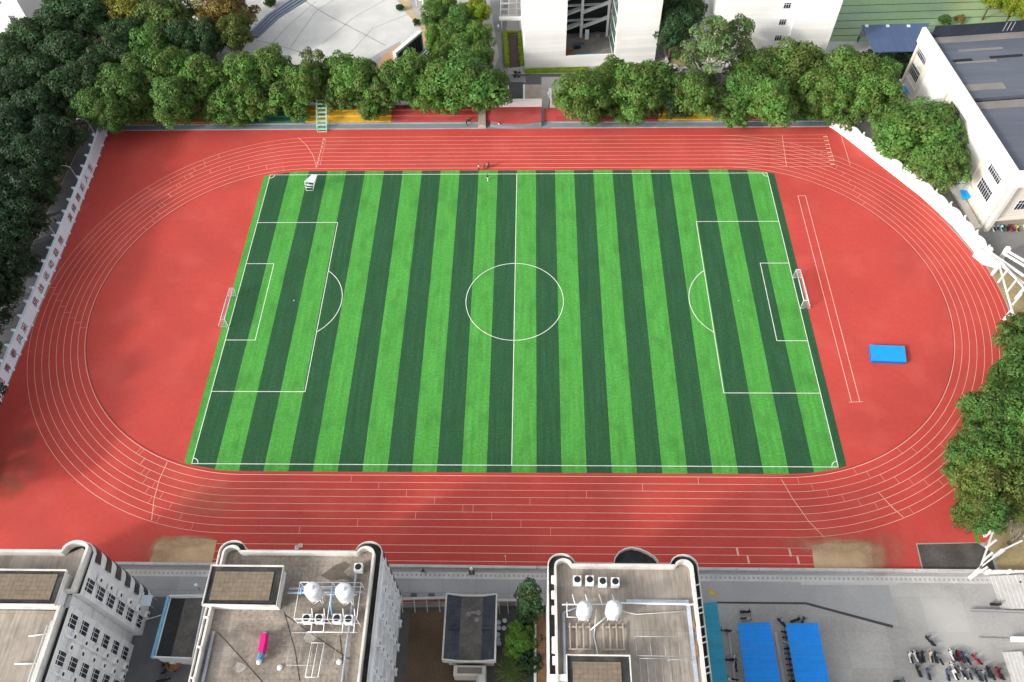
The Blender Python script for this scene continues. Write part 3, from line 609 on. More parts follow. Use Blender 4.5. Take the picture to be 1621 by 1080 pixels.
clothes_frame(15.6, 22.3, -68.6, -66.4, ZR, 'long low drying rack across the middle of the streaky roof')
t = thing('pink_quilt', 'bright pink quilt hung out over a line on the tiled roof', 'quilt', (-25.6, -69, ZR))
qa, qb, qc = A(416.5, 1002, ZR+1.6), A(412, 1031, ZR+1.6), A(409, 1043, ZR+1.3); t.location = (qb.x, qb.y, ZR)
m = MB(); m.strip_wall([(qa.x, qa.y), (qa.x*.6+qb.x*.4+.06, qa.y*.6+qb.y*.4), (qb.x, qb.y)], .62, ZR+.3, [ZR+1.62, ZR+1.55, ZR+1.6]); m.build('quilt', M_pink, t)
m = MB(); m.strip_wall([(qb.x, qb.y-.03), (qc.x, qc.y)], .5, ZR+.4, ZR+1.4); m.build('blue_sheet', M_bluecl, t)
m = MB(); m.tube([(qa.x, qa.y+.2, ZR), (qa.x, qa.y+.2, ZR+1.5), (qc.x, qc.y-.2, ZR+1.5), (qc.x, qc.y-.2, ZR)], .03, 6); m.build('line_frame', M_greym, t)
def ladder_frame(x, y):
    t = thing('bed_frame', 'white metal bed frame lying flat on the tiled roof', 'bed frame', (x, y, ZR)); m = MB()
    for dx in (0, .75, 1.5): m.tube([(x+dx, y, ZR+.3), (x+dx-.15, y-3.9, ZR+.3)], .04, 6)
    for yy in (0, -3.9): m.tube([(x-.1, y+yy, ZR+.3), (x+1.5, y+yy, ZR+.3)], .04, 6)
    m.build('rail', M_whitem, t); m = MB()
    for dx in (0, 1.5):
        for yy in (-.1, -3.8): m.tube([(x+dx-.05, y+yy, ZR), (x+dx-.05, y+yy, ZR+.3)], .03, 6)
    m.build('foot', M_whitem, t)
ladder_frame(-23.2, -67.2)
# puddles and light stains on the tiled roof
pd = MB(); pd.sheet([(-23.5, -58.9), (-21.6, -57.4), (-20.6, -57.0), (-19.8, -57.5), (-20.6, -58.4), (-18.9, -59.6), (-20.5, -59.3), (-22, -59.6)], H-1.192); pd.build('damp_patch', M_puddle, d2)
pd = MB()
for q, (x, y, r) in enumerate([(-28.5, -66.5, .4), (-23.6, -66.4, .8), (-31.5, -70, .7)]): pd.sheet([(x+r*c_(k*.7)*(1+.2*s_(k*2.3+q)), y+r*.8*s_(k*.7)*(1+.2*c_(k*1.9))) for k in range(9)], H-1.19)
pd.build('pale_patch', mat('pale_mortar', (.3, .27, .24), .9, .25, 1.5, .2, 4), d2)
for x, y, n in ((-29.2, -66.3, 'pale round lid left of the pink quilt'), (-29.2, -69.4, 'crumpled white bag beside the pink quilt'), (-26.6, -70.0, 'white rag right of the pink quilt'), (-19.6, -69.3, 'white bucket by the drying rack')):
    m = MB(); m.lathe((x, y), [(.32, ZR), (.36, ZR+.12), (.26, ZR+.3), (.06, ZR+.36)], 10); o = m.build({'p': 'white_disc', 'c': 'white_bag'}.get(n[0], 'white_bucket' if 'bucket' in n else 'white_rag'), M_tank); tag(o, n+' on the dormitory roof', 'lid' if n[0] == 'p' else 'bucket' if 'bucket' in n else 'bag')
# water tanks
def tank(x, y, r, z0, z1, label, legs=True, dome=.5):
    t = thing('water_tank', label, 'water tank', (x, y, ZR))
    m = MB(); m.lathe((x, y), [(r*.93, z0), (r, z0+.2), (r, z1-.15), (r*.93, z1)]+[(r*.93*math.cos(R(a)), z1+dome*math.sin(R(a))) for a in (15, 30, 45, 60, 75)]+[(.22, z1+dome), (.22, z1+dome+.15)], 28); m.build('tank_shell', M_tank, t)
    m = MB()
    for k in range(5): zz = z0+.3+(z1-z0-.5)*k/4; m.lathe((x, y), [(r+.005, zz), (r+.045, zz+.05), (r+.005, zz+.1)], 28)
    m.build('hoop', M_greym, t)
    for k in range(4):
        a = PI/4+k*PI/2; m = MB(); px, py = x+r*.85*math.cos(a), y+r*.85*math.sin(a)
        m.tube([(px, py, ZR), (px, py, z0+.02)], .07, 6); m.beam((px, py, ZR+.1), (x+r*.85*math.cos(a+PI/2), y+r*.85*math.sin(a+PI/2), z0-.1), .05); m.build('leg', M_whitem, t)
TK = [A(493, 932, ZR+4.5), A(543, 934, ZR+4.5)]
tank(TK[0].x, TK[0].y, .95, ZR+2.2, ZR+4.4, 'white round water tank on legs, left one of the pair on the tiled roof', dome=.25)
tank(TK[1].x, TK[1].y, 1.0, ZR+2.2, ZR+4.4, 'white round water tank on legs, right one of the pair on the tiled roof', dome=.25)
tank(9.6, -63.7, .92, ZR+1.3, ZR+3.6, 'white egg shaped water tank, left one of the pair on the streaky roof', dome=.8)
tank(13.1, -63.6, .96, ZR+1.3, ZR+3.6, 'white egg shaped water tank, right one of the pair on the streaky roof', dome=.8)
def heat_pump(x, y, label, first=[None]):
    if first[0] is None:
        t = thing('heat_pump', label, 'heat pump', (0, 0, ZR), 0, 'white heat pumps on the dormitory roofs')
        m = MB(); m.box(-.5, .5, -.5, .5, .25, 1.3); m.build('casing', M_whitem, t, (0, 0, 0))
        m = MB(); m.lathe((0, .02), [(.4, 1.302), (.4, 1.34), (.34, 1.345)], 20); m.build('fan', M_black, t, (0, 0, 0))
        for a in (-1, 1):
            for b in (-1, 1): m = MB(); m.box(a*.46-.04, a*.46+.04, b*.46-.04, b*.46+.04, 0, .26); m.build('leg', M_greym, t, (0, 0, 0))
        t.location = (x, y, ZR); first[0] = t; return t
    return dup(first[0], (x, y, ZR), label=label)
for i, (u, v) in enumerate(((485, 979), (505, 979), (533, 979), (551.5, 980.5))): p = A(u, v, ZR+1.2); heat_pump(p.x, p.y, 'white heat pump below the tank legs, %s from the left on the tiled roof' % ORD[i])
p = A(567, 898, ZR+1.2); heat_pump(p.x, p.y, 'single white heat pump near the front right corner of the tiled roof')
for i, (u, v) in enumerate(((913.8, 918), (933.5, 918), (954, 920.5), (974, 921))): p = A(u, v, ZR+1.2); heat_pump(p.x, p.y, 'white heat pump behind the egg shaped tanks, %s from the left on the streaky roof' % ORD[i])
# pipe cages round the tanks
t = thing('pipe_frame', 'white pipe scaffold round the water tanks on the tiled roof', 'pipe frame', (-21, -63, ZR)); m = MB()
for x in (-25.0, -21.0, -17.5):
    for y in (-60.8, -65.2): m.tube([(x, y, ZR), (x, y, ZR+3.2)], .035, 6)
for y in (-60.8, -65.2): m.tube([(-25, y, ZR+3.2), (-17.5, y, ZR+3.2)], .035, 6); m.tube([(-25, y, ZR+1.6), (-17.5, y, ZR+1.6)], .04, 6)
for x in (-25.0, -21, -17.5): m.tube([(x, -60.8, ZR+3.2), (x, -65.2, ZR+3.2)], .035, 6)
m.build('tube_frame', M_whitem, t)
m = MB()
for x in (-23.4, -21.9, -19.6, -18.2): m.tube([(x, -63.6, ZR+2), (x, -64.4, ZR+.9), (x, -66.1, ZR+.7)], .06, 6)
m.tube([(-23.8, -66, ZR+.6), (-17.8, -66, ZR+.6)], .06, 6); m.tube([(-23, -62, ZR+2.3), (-18, -62, ZR+2.3)], .07, 6); m.build('feed_pipe', M_whitem, t)
m = MB(); m.tube([(-21.0, -61, ZR+2.6), (-21.1, -63.2, ZR+2.4), (-21.1, -64, ZR+.8)], .09, 6); m.tube([(-25, -60.9, ZR+2.2), (-25, -62, ZR+2.2)], .1, 6); m.build('blue_pipe', M_skyblue, t)
t = thing('pipe_frame', 'white pipework between the heat pumps and egg shaped tanks', 'pipe frame', (11, -62, ZR)); m = MB()
for x in (8.3, 9.9, 11.6, 13.2): m.tube([(x, -61.2, ZR+.8), (x+.3, -62.6, ZR+1.2)], .07, 6)
m.tube([(7.0, -62.6, ZR+1.2), (14, -62.5, ZR+1.2)], .07, 6); m.tube([(7.6, -62.2, ZR+.9), (7.6, -64, ZR+.9), (9, -64, ZR+.9)], .07, 6); m.tube([(10.4, -65.4, ZR+.5), (12.4, -63.9, ZR+1)], .08, 6); m.build('feed_pipe', M_whitem, t)
for x, lb in ((7.9, 'rusty slatted stand below the left egg shaped tank'), (11.9, 'rusty slatted stand below the right egg shaped tank')):
    t = thing('slatted_stand', lb, 'tank stand', (x, -66, ZR)); m = MB()
    for dx in (0, .8, 1.6, 2.4): m.beam((x+dx, -64.6, ZR+.45), (x+dx, -67.6, ZR+.35), .16, .12)
    m.build('slat', M_plank, t); m = MB(); m.beam((x-.2, -67.6, ZR+.3), (x+2.6, -67.6, ZR+.3), .2, .15); m.beam((x-.2, -65, ZR+.3), (x+2.6, -65, ZR+.3), .2, .15)
    m.build('cross_beam', M_plank, t); m = MB()
    for dx in (0, 2.4):
        for y in (-65, -67.5): m.box(x+dx-.1, x+dx+.1, y-.1, y+.1, ZR, ZR+.3)
    m.build('foot', M_brownroof, t)

# ------------------------------------------------------------------ low buildings and sheds of the yard
t = thing('flat_house', 'single storey house with a dark felt roof and blue edge between two dormitories', 'house', (-46, -61, 0))
Q = [(-48.9, -57.2), (-43.6, -57.0), (-43.4, -65.6), (-48.9, -65.4)]
m = MB(); m.prism(Q, 0, 3.7); m.build('wall', M_facade, t)
m = MB(); m.sheet([(-48.7, -57.3), (-46.6, -57.3), (-46.6, -65.4), (-48.7, -65.3)], 3.72); m.build('dark_roof', M_darkroof, t)
m = MB(); m.sheet([(-46.6, -57.3), (-43.7, -57.2), (-43.5, -65.4), (-46.6, -65.4)], 3.74); m.build('grey_roof', M_greyroof, t)
m = MB(); m.strip_wall([(-48.9, -57.1), (-43.6, -56.95), (-43.4, -65.6), (-48.9, -65.5)], .2, 3.5, 4.2); m.build('parapet', M_facade, t)
m = MB(); m.strip_wall([(-49.05, -57.1), (-49.1, -65.6)], .35, 3.3, 4.1); m.build('blue_edge', M_skyblue, t)
t = thing('gatehouse', 'small gatehouse with dark slate slopes and a flat grey middle roof', 'gatehouse', (-5.2, -61.2, 0))
m = MB(); m.box(-8.3, -2.0, -65.2, -57.2, 0, 4.4); m.build('wall', M_cream, t)
m = MB(); X = (-8.75, -6.7, -3.6, -1.65)
m.add([(X[0], -65.7, 5.5), (X[1], -65.7, 4.5), (X[1], -56.9, 4.5), (X[0], -56.9, 5.5)], [(0, 1, 2, 3)]); m.add([(X[3], -65.7, 5.5), (X[2], -65.7, 4.5), (X[2], -56.9, 4.5), (X[3], -56.9, 5.5)], [(0, 1, 2, 3)]); m.build('slate_roof', M_slate, t)
m = MB(); m.sheet([(X[1], -65.7), (X[2], -65.7), (X[2], -56.9), (X[1], -56.9)], 4.52); m.build('flat_roof', M_greyroof, t)
m = MB(); m.strip_wall([(X[0], -65.8), (X[0], -56.8)], .22, 4.2, 5.6); m.strip_wall([(X[3], -65.8), (X[3], -56.8)], .22, 4.2, 5.6)
for y in (-65.75, -56.85): m.strip_wall([(X[0]+.12, y), (X[1], y), (-5.15, y), (X[2], y), (X[3]-.12, y)], .2, 4.2, [5.6, 4.95, 4.8, 4.95, 5.6])
m.build('roof_edge', M_pale, t)
m = MB(); m.box(X[0]+.15, X[1], -61.6, -61.35, 4.6, 5.3); m.box(X[2], X[3]-.15, -61.6, -61.35, 4.6, 5.3); m.build('ridge_bar', M_slate, t)
m = MB()
for x, y, r in ((-5.6, -59.4, .35), (-4.2, -59.2, .35), (-4.4, -60.2, .35)): m.lathe((x, y), [(r, 4.52), (r, 4.62), (.1, 4.66)], 12)
m.box(-5.3, -4.5, -59.4, -59.0, 4.5, 4.75); m.build('roof_cap', M_brownroof, t)
m = MB(); m.box(-7.4, -3.0, -67.2, -65.9, 0, 3.0); m.build('porch', M_cream, t)
m = MB(); m.box(-6.9, -3.5, -66.95, -66.15, 3.0, 3.03); m.build('porch_roof', M_brownroof, t)
t = thing('white_cylinder', 'white round ended vent duct at the bottom edge below the gatehouse', 'duct', (-3.6, -68.5, 0)); m = MB(); m.tube([(-3.55, -67.3, 3.4), (-3.5, -74, 3.4)], .7, 20); m.build('duct', M_tank, t)
m = MB()
for y in (-68.2, -72): m.box(-3.9, -3.2, y-.1, y+.1, 0, 2.8)
m.build('support', M_greym, t)
for pts, lb in (([A2(628, 953), A2(706, 951)], 'low red and white wall with buttresses left of the gatehouse'), ([A2(783, 955), A2(838, 955)], 'low pale wall right of the gatehouse')):
    t = thing('low_wall', lb, 'wall', (*pts[0], 0)); m = MB(); m.strip_wall(pts, .35, 0, 1.5); m.build('wall_body', M_pale, t); m = MB(); n = 4
    for k in range(n): f = (k+.5)/n; x = pts[0][0]+(pts[1][0]-pts[0][0])*f; y = pts[0][1]+(pts[1][1]-pts[0][1])*f; m.beam((x, y-.2, 1.4), (x+.15, y-1.6, .1), .14)
    m.build('buttress', M_pale, t)
    if 'red' in lb: m = MB(); m.strip_wall([(p[0], p[1]-.3) for p in pts], .12, .9, 1.2); m.build('red_band', M_redt, t)
t = thing('white_wall', 'long white garden wall beside the right dormitory', 'wall', (3, -62, 0)); m = MB(); m.strip_wall([A2(858, 960), A2(862, 1140)], .3, 0, 1.6); m.build('wall_body', M_white, t); m = MB(); m.strip_wall([A2(846, 1000), A2(847, 1140)], .2, 0, .5); m.build('kerb_wall', M_pale, t)
def canopy(label, corners, z, m_, name='bike_shed', slope=.35):
    (ax, ay), (bx, by), (cx, cy), (dx, dy) = corners; t = thing(name, label, 'canopy', ((ax+bx)/2, (ay+cy)/2, 0))
    m = MB(); top = [(ax, ay, z), (bx, by, z+slope), (cx, cy, z+slope), (dx, dy, z)]; bot = [(p[0], p[1], p[2]-.09) for p in top]
    m.add(top+bot, [(0, 1, 2, 3), (7, 6, 5, 4), (0, 4, 5, 1), (1, 5, 6, 2), (2, 6, 7, 3), (3, 7, 4, 0)]); m.build('roof_sheet', m_, t)
    for f in (0.03, .35, .67, .97):
        for s in (.12, .88):
            x = (ax+(bx-ax)*s)*(1-f)+(dx+(cx-dx)*s)*f; y = (ay+(by-ay)*s)*(1-f)+(dy+(cy-dy)*s)*f
            m = MB(); m.tube([(x, y, 0), (x, y, z-.02+slope*s-.1)], .06, 6); m.build('post', M_greym, t)
    return t
canopy('bright blue sheet metal canopy, left one of two beside the yard', [(32.3, -59.8), (36.8, -59.7), (36.8, -76), (32.1, -76)], 2.8, M_canopy)
canopy('bright blue sheet metal canopy, right one of two beside the yard', [(39.0, -59.8), (43.4, -59.7), (43.3, -76), (38.9, -76)], 2.8, M_canopy)
canopy('narrow teal glass canopy along the wall of the right dormitory', [(27.9, -56.9), (29.8, -56.8), (29.9, -76), (27.7, -76)], 2.6, M_teal, 'teal_canopy', .15)
kb = MB(); kb.box(31.4, 31.6, -76, -60.2, 0, .12); kb.box(38.0, 38.4, -76, -60.2, 0, .12); struct(kb.build('kerb', M_pale))
# low south wall of the track with rail
def seg_wall(pts, label, name, th, z, m_, step=3.3, post=None):
    t = thing(name, label, 'wall', (*pts[0], 0)); m = MB(); m.strip_wall(pts, th, 0, z); m.build('wall_body', m_, t)
    m = MB(); L_ = sum(math.dist(pts[i], pts[i+1]) for i in range(len(pts)-1)); d = 0
    for i in range(len(pts)-1):
        a, b = Vector(pts[i]), Vector(pts[i+1]); n = max(1, round((b-a).length/step))
        for k in range(n): q = a.lerp(b, k/n); m.box(q.x-.09, q.x+.09, q.y-.2, q.y+.2, z, z+.06)
    m.build('joint', M_greym, t); return t
seg_wall([(-88, -51.1), (-54, -51.1), (-18.9, -51.1), (4, -51.2)], 'low pale wall between the running track and the dormitory road, left stretch', 'track_wall', .4, .55, M_pale)
seg_wall([(4.2, -51.2), (24, -51.2), (70.3, -51.15)], 'low pale wall between the running track and the yard, right stretch', 'track_wall', .4, .55, M_pale)
t = thing('white_balustrade', 'white balustrade with knobbed posts at the lower right edge', 'balustrade', (70.5, -51.3, 0)); m = MB(); m.box(70.4, 95, -51.5, -51.2, 0, 1.1); m.build('rail', M_white, t); m = MB()
for k in range(8): m.lathe((70.8+3*k, -51.35), [(.3, 0), (.3, 1.2), (.18, 1.4), (.05, 1.5)], 8)
m.build('post', M_white, t)
# ramps and steps in the right corner
st = thing('yard_steps', 'flight of pale concrete steps in the lower right corner of the yard', 'steps', (73, -54, 0)); 
for k in range(8): m = MB(); x = 71.2+k*.55; m.box(x, x+.55, -56.7, -51.8, 0, .12*(k+1)); m.build('step', M_pale, st)
t = thing('ramp_wall', 'low wall along the ramp in the lower right corner', 'wall', (68, -57, 0)); m = MB(); m.strip_wall([A2(1536, 967), A2(1625, 970)], .22, 0, .5); m.build('wall_body', M_walk, t); m = MB(); m.strip_wall([A2(1536, 967), A2(1625, 970)], .26, .5, .55); m.build('coping', M_concrete, t)
t = thing('ramp_wall', 'white ended low wall beside the lower steps at the right edge', 'wall', (70, -62, 0)); m = MB(); m.strip_wall([A2(1548, 1011), A2(1596, 1013)], .2, 0, .25); m.build('wall_body', M_concrete, t); m = MB(); m.strip_wall([A2(1599, 1013), A2(1640, 1014)], .6, 0, .7); m.build('white_block', M_white, t)
st = thing('lower_steps', 'narrow ribbed concrete steps at the right edge below the ramp', 'steps', (71, -66, 0))
for k in range(5): m = MB(); x = 69.4+k*.5; m.box(x, x+.5, -70, -62.6, 0, .1*(k+1)); m.build('step', M_pale, st)

# ------------------------------------------------------------------ the boundary walls with lettering, the stand and the stage
wl = [(-92.9, 51.0), (-92.6, 49.1), (-91.5, 35.7), (-90.55, 12.6), (-90.0, -6.6), (-89.5, -22.9), (-88.9, -42), (-88.6, -51)]
t = thing('slogan_wall', 'long white wall with dark red slogan characters along the left side', 'wall', (-90.5, 10, 0)); WH = 2.9
def at_wall(y, P=wl):
    for i in range(len(P)-1):
        a, b = P[i], P[i+1]
        if min(a[1], b[1]) <= y <= max(a[1], b[1]): f = (y-a[1])/(b[1]-a[1]); return a[0]+(b[0]-a[0])*f, math.atan2(b[1]-a[1], b[0]-a[0])
    return P[-1][0], -PI/2
m = MB(); m.strip_wall([(x-.15, y) for x, y in wl], .22, 0, WH); m.build('panel', M_whitefence, t)
m = MB(); m.strip_wall([(x-.15, y) for x, y in wl], .5, WH, WH+.12); m.build('coping', M_whitefence, t)
y = 50.2
while y > -50:
    x, _ = at_wall(y); m = MB(); m.box(x-.75, x-.02, y-.16, y+.16, 0, WH+.1); m.box(x-.95, x-.3, y-.13, y+.13, WH+.12, WH+.5); m.box(x-.3, x+.28, y-.2, y+.2, 0, .45); m.build('post', M_whitefence, t); y -= 3.3
chars = [('展', (-4, 632)), ('现', (10, 607)), ('青', (14, 583)), ('春', (24, 560)), ('风', (33, 537)), ('采', (43, 519)), ('挑', (58, 478)), ('战', (68, 457)), ('运', (75, 437)), ('动', (82, 419)), ('极', (90, 400)), ('限', (97, 381)),
         ('演', (110, 345)), ('绎', (117, 330)), ('精', (124, 313)), ('彩', (130, 297)), ('人', (137, 282)), ('生', (142, 266))]
for ch, (u, v) in chars:
    y = A(u, v, 1.5).y; x, ang = at_wall(y)
    cu = bpy.data.curves.new('lettering', 'FONT'); cu.body = ch; cu.size = 1.75; cu.align_x = 'CENTER'; cu.align_y = 'CENTER'; cu.extrude = .015; cu.resolution_u = 3; cu.offset = .0
    ob = bpy.data.objects.new('tmp', cu); COL.objects.link(ob); bpy.context.view_layer.update()
    me = bpy.data.meshes.new_from_object(ob.evaluated_get(bpy.context.evaluated_depsgraph_get())); bpy.data.objects.remove(ob); me.materials.clear(); me.materials.append(M_redlet)
    o = bpy.data.objects.new('lettering', me); COL.objects.link(o); o.parent = t
    d = Vector((-math.cos(ang), -math.sin(ang), 0)); n_ = Vector((d.y, -d.x, 0))
    o.matrix_local = Matrix(((d.x, 0, n_.x, x+.03+.0-t.location.x), (d.y, 0, n_.y, y-t.location.y), (0, 1, 0, 1.45), (0, 0, 0, 1)))
# white wall with a wavy top on the right
rw = [(69.2, 48.9), (69.9, 48.4), (72.5, 44.6), (77.8, 36), (83.3, 27.2), (87.3, 19), (89.4, 12), (89.9, 9.2)]
t = thing('scalloped_wall', 'tall white wall with a wavy top along the right bend of the track', 'wall', (80, 31, 0)); P = []; Z = []; posts = []
tot = 0; 
for i in range(len(rw)-1):
    a, b = Vector(rw[i]), Vector(rw[i+1]); L_ = (b-a).length; n = max(1, int(L_/.55))
    for k in range(n): q = a.lerp(b, k/n); s_len = tot+L_*k/n; P.append((q.x, q.y)); Z.append(2.55+.75*abs(math.sin(PI*s_len/4.0)))
    tot += L_
P.append(rw[-1]); Z.append(2.6)
m = MB(); m.strip_wall(P, .3, 0, Z); m.build('wall_body', M_white, t)
for k in range(1, int(tot/4)+1):
    d = k*4.0; acc = 0
    for i in range(len(rw)-1):
        L_ = math.dist(rw[i], rw[i+1])
        if acc+L_ >= d: q = Vector(rw[i]).lerp(Vector(rw[i+1]), (d-acc)/L_); break
        acc += L_
    m = MB(); m.box(q.x-.3, q.x+.3, q.y-.3, q.y+.3, 0, 3.0); m.box(q.x-.12, q.x+.12, q.y-.12, q.y+.12, 3.0, 3.7); m.build('post', M_white, t)
m = MB(); m.strip_wall([(x-.35, y-.25) for x, y in P], .25, 0, .35); m.build('wall_foot', M_white, t)
def plank(u0, u1, mname, lb):
    pass
t = thing('spectator_terrace', 'stepped spectator stand painted in green yellow red and orange spans', 'terrace', (-20, 53, 0))
spans = [(178, 352, 'o'), (354, 485, 'g'), (485, 620, 'y'), (620, 757, 'r'), (880, 1042, 'r'), (1042, 1140, 'y'), (1140, 1225, 'o'), (1225, 1318, 'g')]
for u0, u1, c in spans:
    x0 = A(u0, 188).x; x1 = A(u1, 188).x
    for k in range(3):
        mm = {'g': M_green, 'y': M_yellow, 'r': M_redt, 'o': M_oranget if k == 0 else M_green}[c]
        m = MB(); m.box(x0, x1-.02, 51.0+1.45*k, 52.45+1.45*k, 0, .4*(k+1)); m.build('terrace_step', mm, t)
m = MB(); m.prism([A2(757, 203), A2(769, 203), (A(769, 168).x, 55.3), (A(758, 168).x, 55.3)], 0.03, .9); m.build('ramp', mat('beige_paving', (.34, .30, .25), .9, .12, .5, .1, 2), t)
for i, u in enumerate((432, 455, 545, 620, 645, 670, 695, 712)):  # black blocks added in place of the shadows of tree planters
    p = A(u, 181, .9); b = thing('shadow_block', 'black block standing in for a shadow on the upper stand, %s from the left in the row' % ORD[i], 'shadow block', (p.x, 54.3, 1.2), 0, 'shadow blocks on the stand')
    m = MB(); m.box(p.x-1.1, p.x+1.1, 54.05, 54.55, 1.55, 1.65); m.build('seat', M_black, b)
    for s in (-.8, .8): m = MB(); m.box(p.x+s-.13, p.x+s+.13, 54.1, 54.5, 1.2, 1.55); m.build('leg', M_black, b)
# stage with curved front in the middle
xs0, xs1 = A(777, 195).x, A(857, 195).x
t = thing('stage', 'red topped stage platform with a curved pale blue front in the middle of the stand', 'stage', ((xs0+xs1)/2, 51, 0))
P = [(xs0, 54.8), (xs0, 49.9)]+[(xs0+(xs1-xs0)*k/12, 49.9-.75*math.sin(PI*k/12)) for k in range(1, 12)]+[(xs1, 49.9), (xs1, 54.8)]
m = MB(); m.prism(P, 0.02, 1.0); m.build('platform', M_redt, t)
m = MB(); m.strip_wall([(p[0], p[1]-.35) for p in P[1:-1]], .7, 0.02, .75); m.build('front_step', M_walk, t)
m = MB(); m.box(xs0-.1, xs1+.1, 54.8, 55.5, 0, 2.7); m.build('back_wall', M_white, t)
M_redu = mat('red_landing', (.44, .07, .06), .85, .12, .4, .1, 3)
m = MB(); m.box(xs1+.6, A(880, 190).x-.02, 51.0, 55.2, 0, .3); m.build('side_landing', M_redu, t)
m = MB(); m.box(A(769, 190).x+.02, xs0-.02, 51, 55.2, 0, .5); m.build('side_landing', M_redu, t)
# low white fence behind the stand
for x0, x1, lb in ((-92.5, xs0-.4, 'left of the stage'), (A(869, 168).x, 69.3, 'right of the stage')):
    t = thing('stand_fence', 'low white fence with posts behind the coloured stand '+lb, 'fence', ((x0+x1)/2, 55.8, 0))
    n = int((x1-x0)/.7); P = [(x0+(x1-x0)*k/n, 55.8) for k in range(n+1)]; m = MB(); m.strip_wall(P, .3, 0, [1.95+.28*abs(math.sin(PI*k*.7/4.2)) for k in range(n+1)]); m.build('fence_body', M_white, t)
    k = 0; x = x0
    while x < x1: m = MB(); m.box(x-.14, x+.14, 55.5, 56.1, 0, 2.9); m.build('post', M_white, t); x += 6.2
t = thing('gate_post', 'white gate wall by the gap right of the stage', 'wall', (A(871, 170).x, 55.8, 0)); x = A(871, 170).x; m = MB(); m.box(x-.3, x+.3, 55.9, 60.5, 0, 1.7); m.build('wall_body', M_white, t); m = MB(); m.box(x-.35, x+.35, 55.5, 55.9, 0, 2.6); m.build('pillar', M_white, t)
# judge stands
t = thing('judge_stand', 'tall mint green stepped judge stand on the edge of the track', 'judge stand', (-43.9, 49.4, 0))
x0, x1 = A(503.5, 205).x, A(518.5, 205).x
for k in range(8):
    y = 47.9+.75*k; z = .5+.55*k; m = MB(); m.box(x0, x1, y, y+.55, z, z+.06); m.build('tread', M_mint, t)
m = MB()
for x in (x0, x1):
    m.beam((x, 47.8, .3), (x, 53.9, 4.8), .09)
    for k in range(0, 9, 2): y = 47.9+.75*k; m.tube([(x, y, 0), (x, y, 1.3+.55*k)], .045, 6)
    m.beam((x, 47.8, 1.2), (x, 53.9, 5.7), .06); m.tube([(x, 48, .1), (x, 53.8, .1)], .04, 6)
m.beam((x0, 53.9, 5.7), (x1, 53.9, 5.7), .06); m.beam((x0, 47.8, .1), (x1, 47.8, .1), .12); m.build('side_frame', M_mint, t)
p = A(490, 302); px, py = p.x, p.y
t = thing('referee_stand', 'white frame stand with tilted pale blue top at the upper left pitch corner', 'referee stand', (px, py, 0))
top = [A(482, 287, 2.7), A(497, 289, 2.9), A(502, 277, 3.1), A(494, 276, 2.9)]
m = MB(); tv = [tuple(q) for q in top]; m.add(tv+[(a, b, c-.12) for a, b, c in tv], [(0, 1, 2, 3), (7, 6, 5, 4), (0, 4, 5, 1), (1, 5, 6, 2), (2, 6, 7, 3), (3, 7, 4, 0)]); m.build('canopy', M_ltblue, t)
base = [(px-.75, py-.0, 0), (px+.75, py, 0), (px+.75, py+1.5, 0), (px-.75, py+1.5, 0)]
for a, b in zip(base, tv): m = MB(); m.tube([a, (b[0], b[1], b[2]-.1)], .055, 6); m.build('leg', M_whitem, t)
m = MB()
for f in (.02, .35, .68):
    q = [Vector(a).lerp(Vector(b), f) for a, b in zip(base, tv)]
    for i in range(4): m.tube([q[i], q[(i+1) % 4]], .045, 6)
m.build('rung', M_whitem, t)
# goals
def goal(s, lb, gy):
    t = thing('soccer_goal', lb, 'goal', (s*52.85, 0, 0)); x = s*52.86; d = s*1.9; tp_ = s*.75; m = MB()
    m.tube([(x, -3.66, .02), (x, -3.66, 2.44), (x, 3.66, 2.44), (x, 3.66, .02)], .085, 8); m.build('goal_frame', M_whitem, t); m = MB()
    for y in (-3.66, 3.66): m.tube([(x, y, 2.44), (x+tp_, y, 2.40), (x+d, y, .06), (x, y, .06)], .07, 6)
    m.tube([(x+d, -3.66, .06), (x+d, 3.66, .06)], .07, 6); m.tube([(x+tp_, -3.66, 2.4), (x+tp_, 3.66, 2.4)], .06, 6); m.build('back_frame', M_whitem, t)
    m = MB(); k = 12
    for i in range(37): y = -3.66+7.32*i/36; m.beam((x+tp_, y, 2.4), (x+d, y, .06), .012); m.beam((x, y, 2.43), (x+tp_, y, 2.4), .012)
    for i in range(1, k): f = i/k; m.beam((x+tp_+(d-tp_)*f, -3.66, 2.4*(1-f)), (x+tp_+(d-tp_)*f, 3.66, 2.4*(1-f)), .012)
    for y in (-3.66, 3.66):
        for i in range(1, 8): f = i/8; m.beam((x+tp_*f, y, 2.4), (x+d*f, y, .06), .012); m.beam((x, y, 2.44*f), (x+d-(d-tp_)*f, y, 2.4*f), .012)
    m.build('net', M_pitchline, t)
    t.location.y = gy
goal(-1, 'white soccer goal with its net at the left end of the pitch', -2.55); goal(1, 'white soccer goal with its net at the right end of the pitch', 1.85)
t = thing('landing_mat', 'thick bright blue landing mat on the red infield right of the pitch', 'mat', (66.5, -12, 0)); zt = .75
P = [A2(1377, 546, zt), A2(1432, 548, zt), A2(1435, 573, zt), A2(1380, 571, zt)]
m = MB(); m.prism(P, .03, zt-.05); m.build('mat_body', M_matside, t); m = MB(); m.prism(P, zt-.05, zt+.03); m.build('mat_cover', M_mat, t)
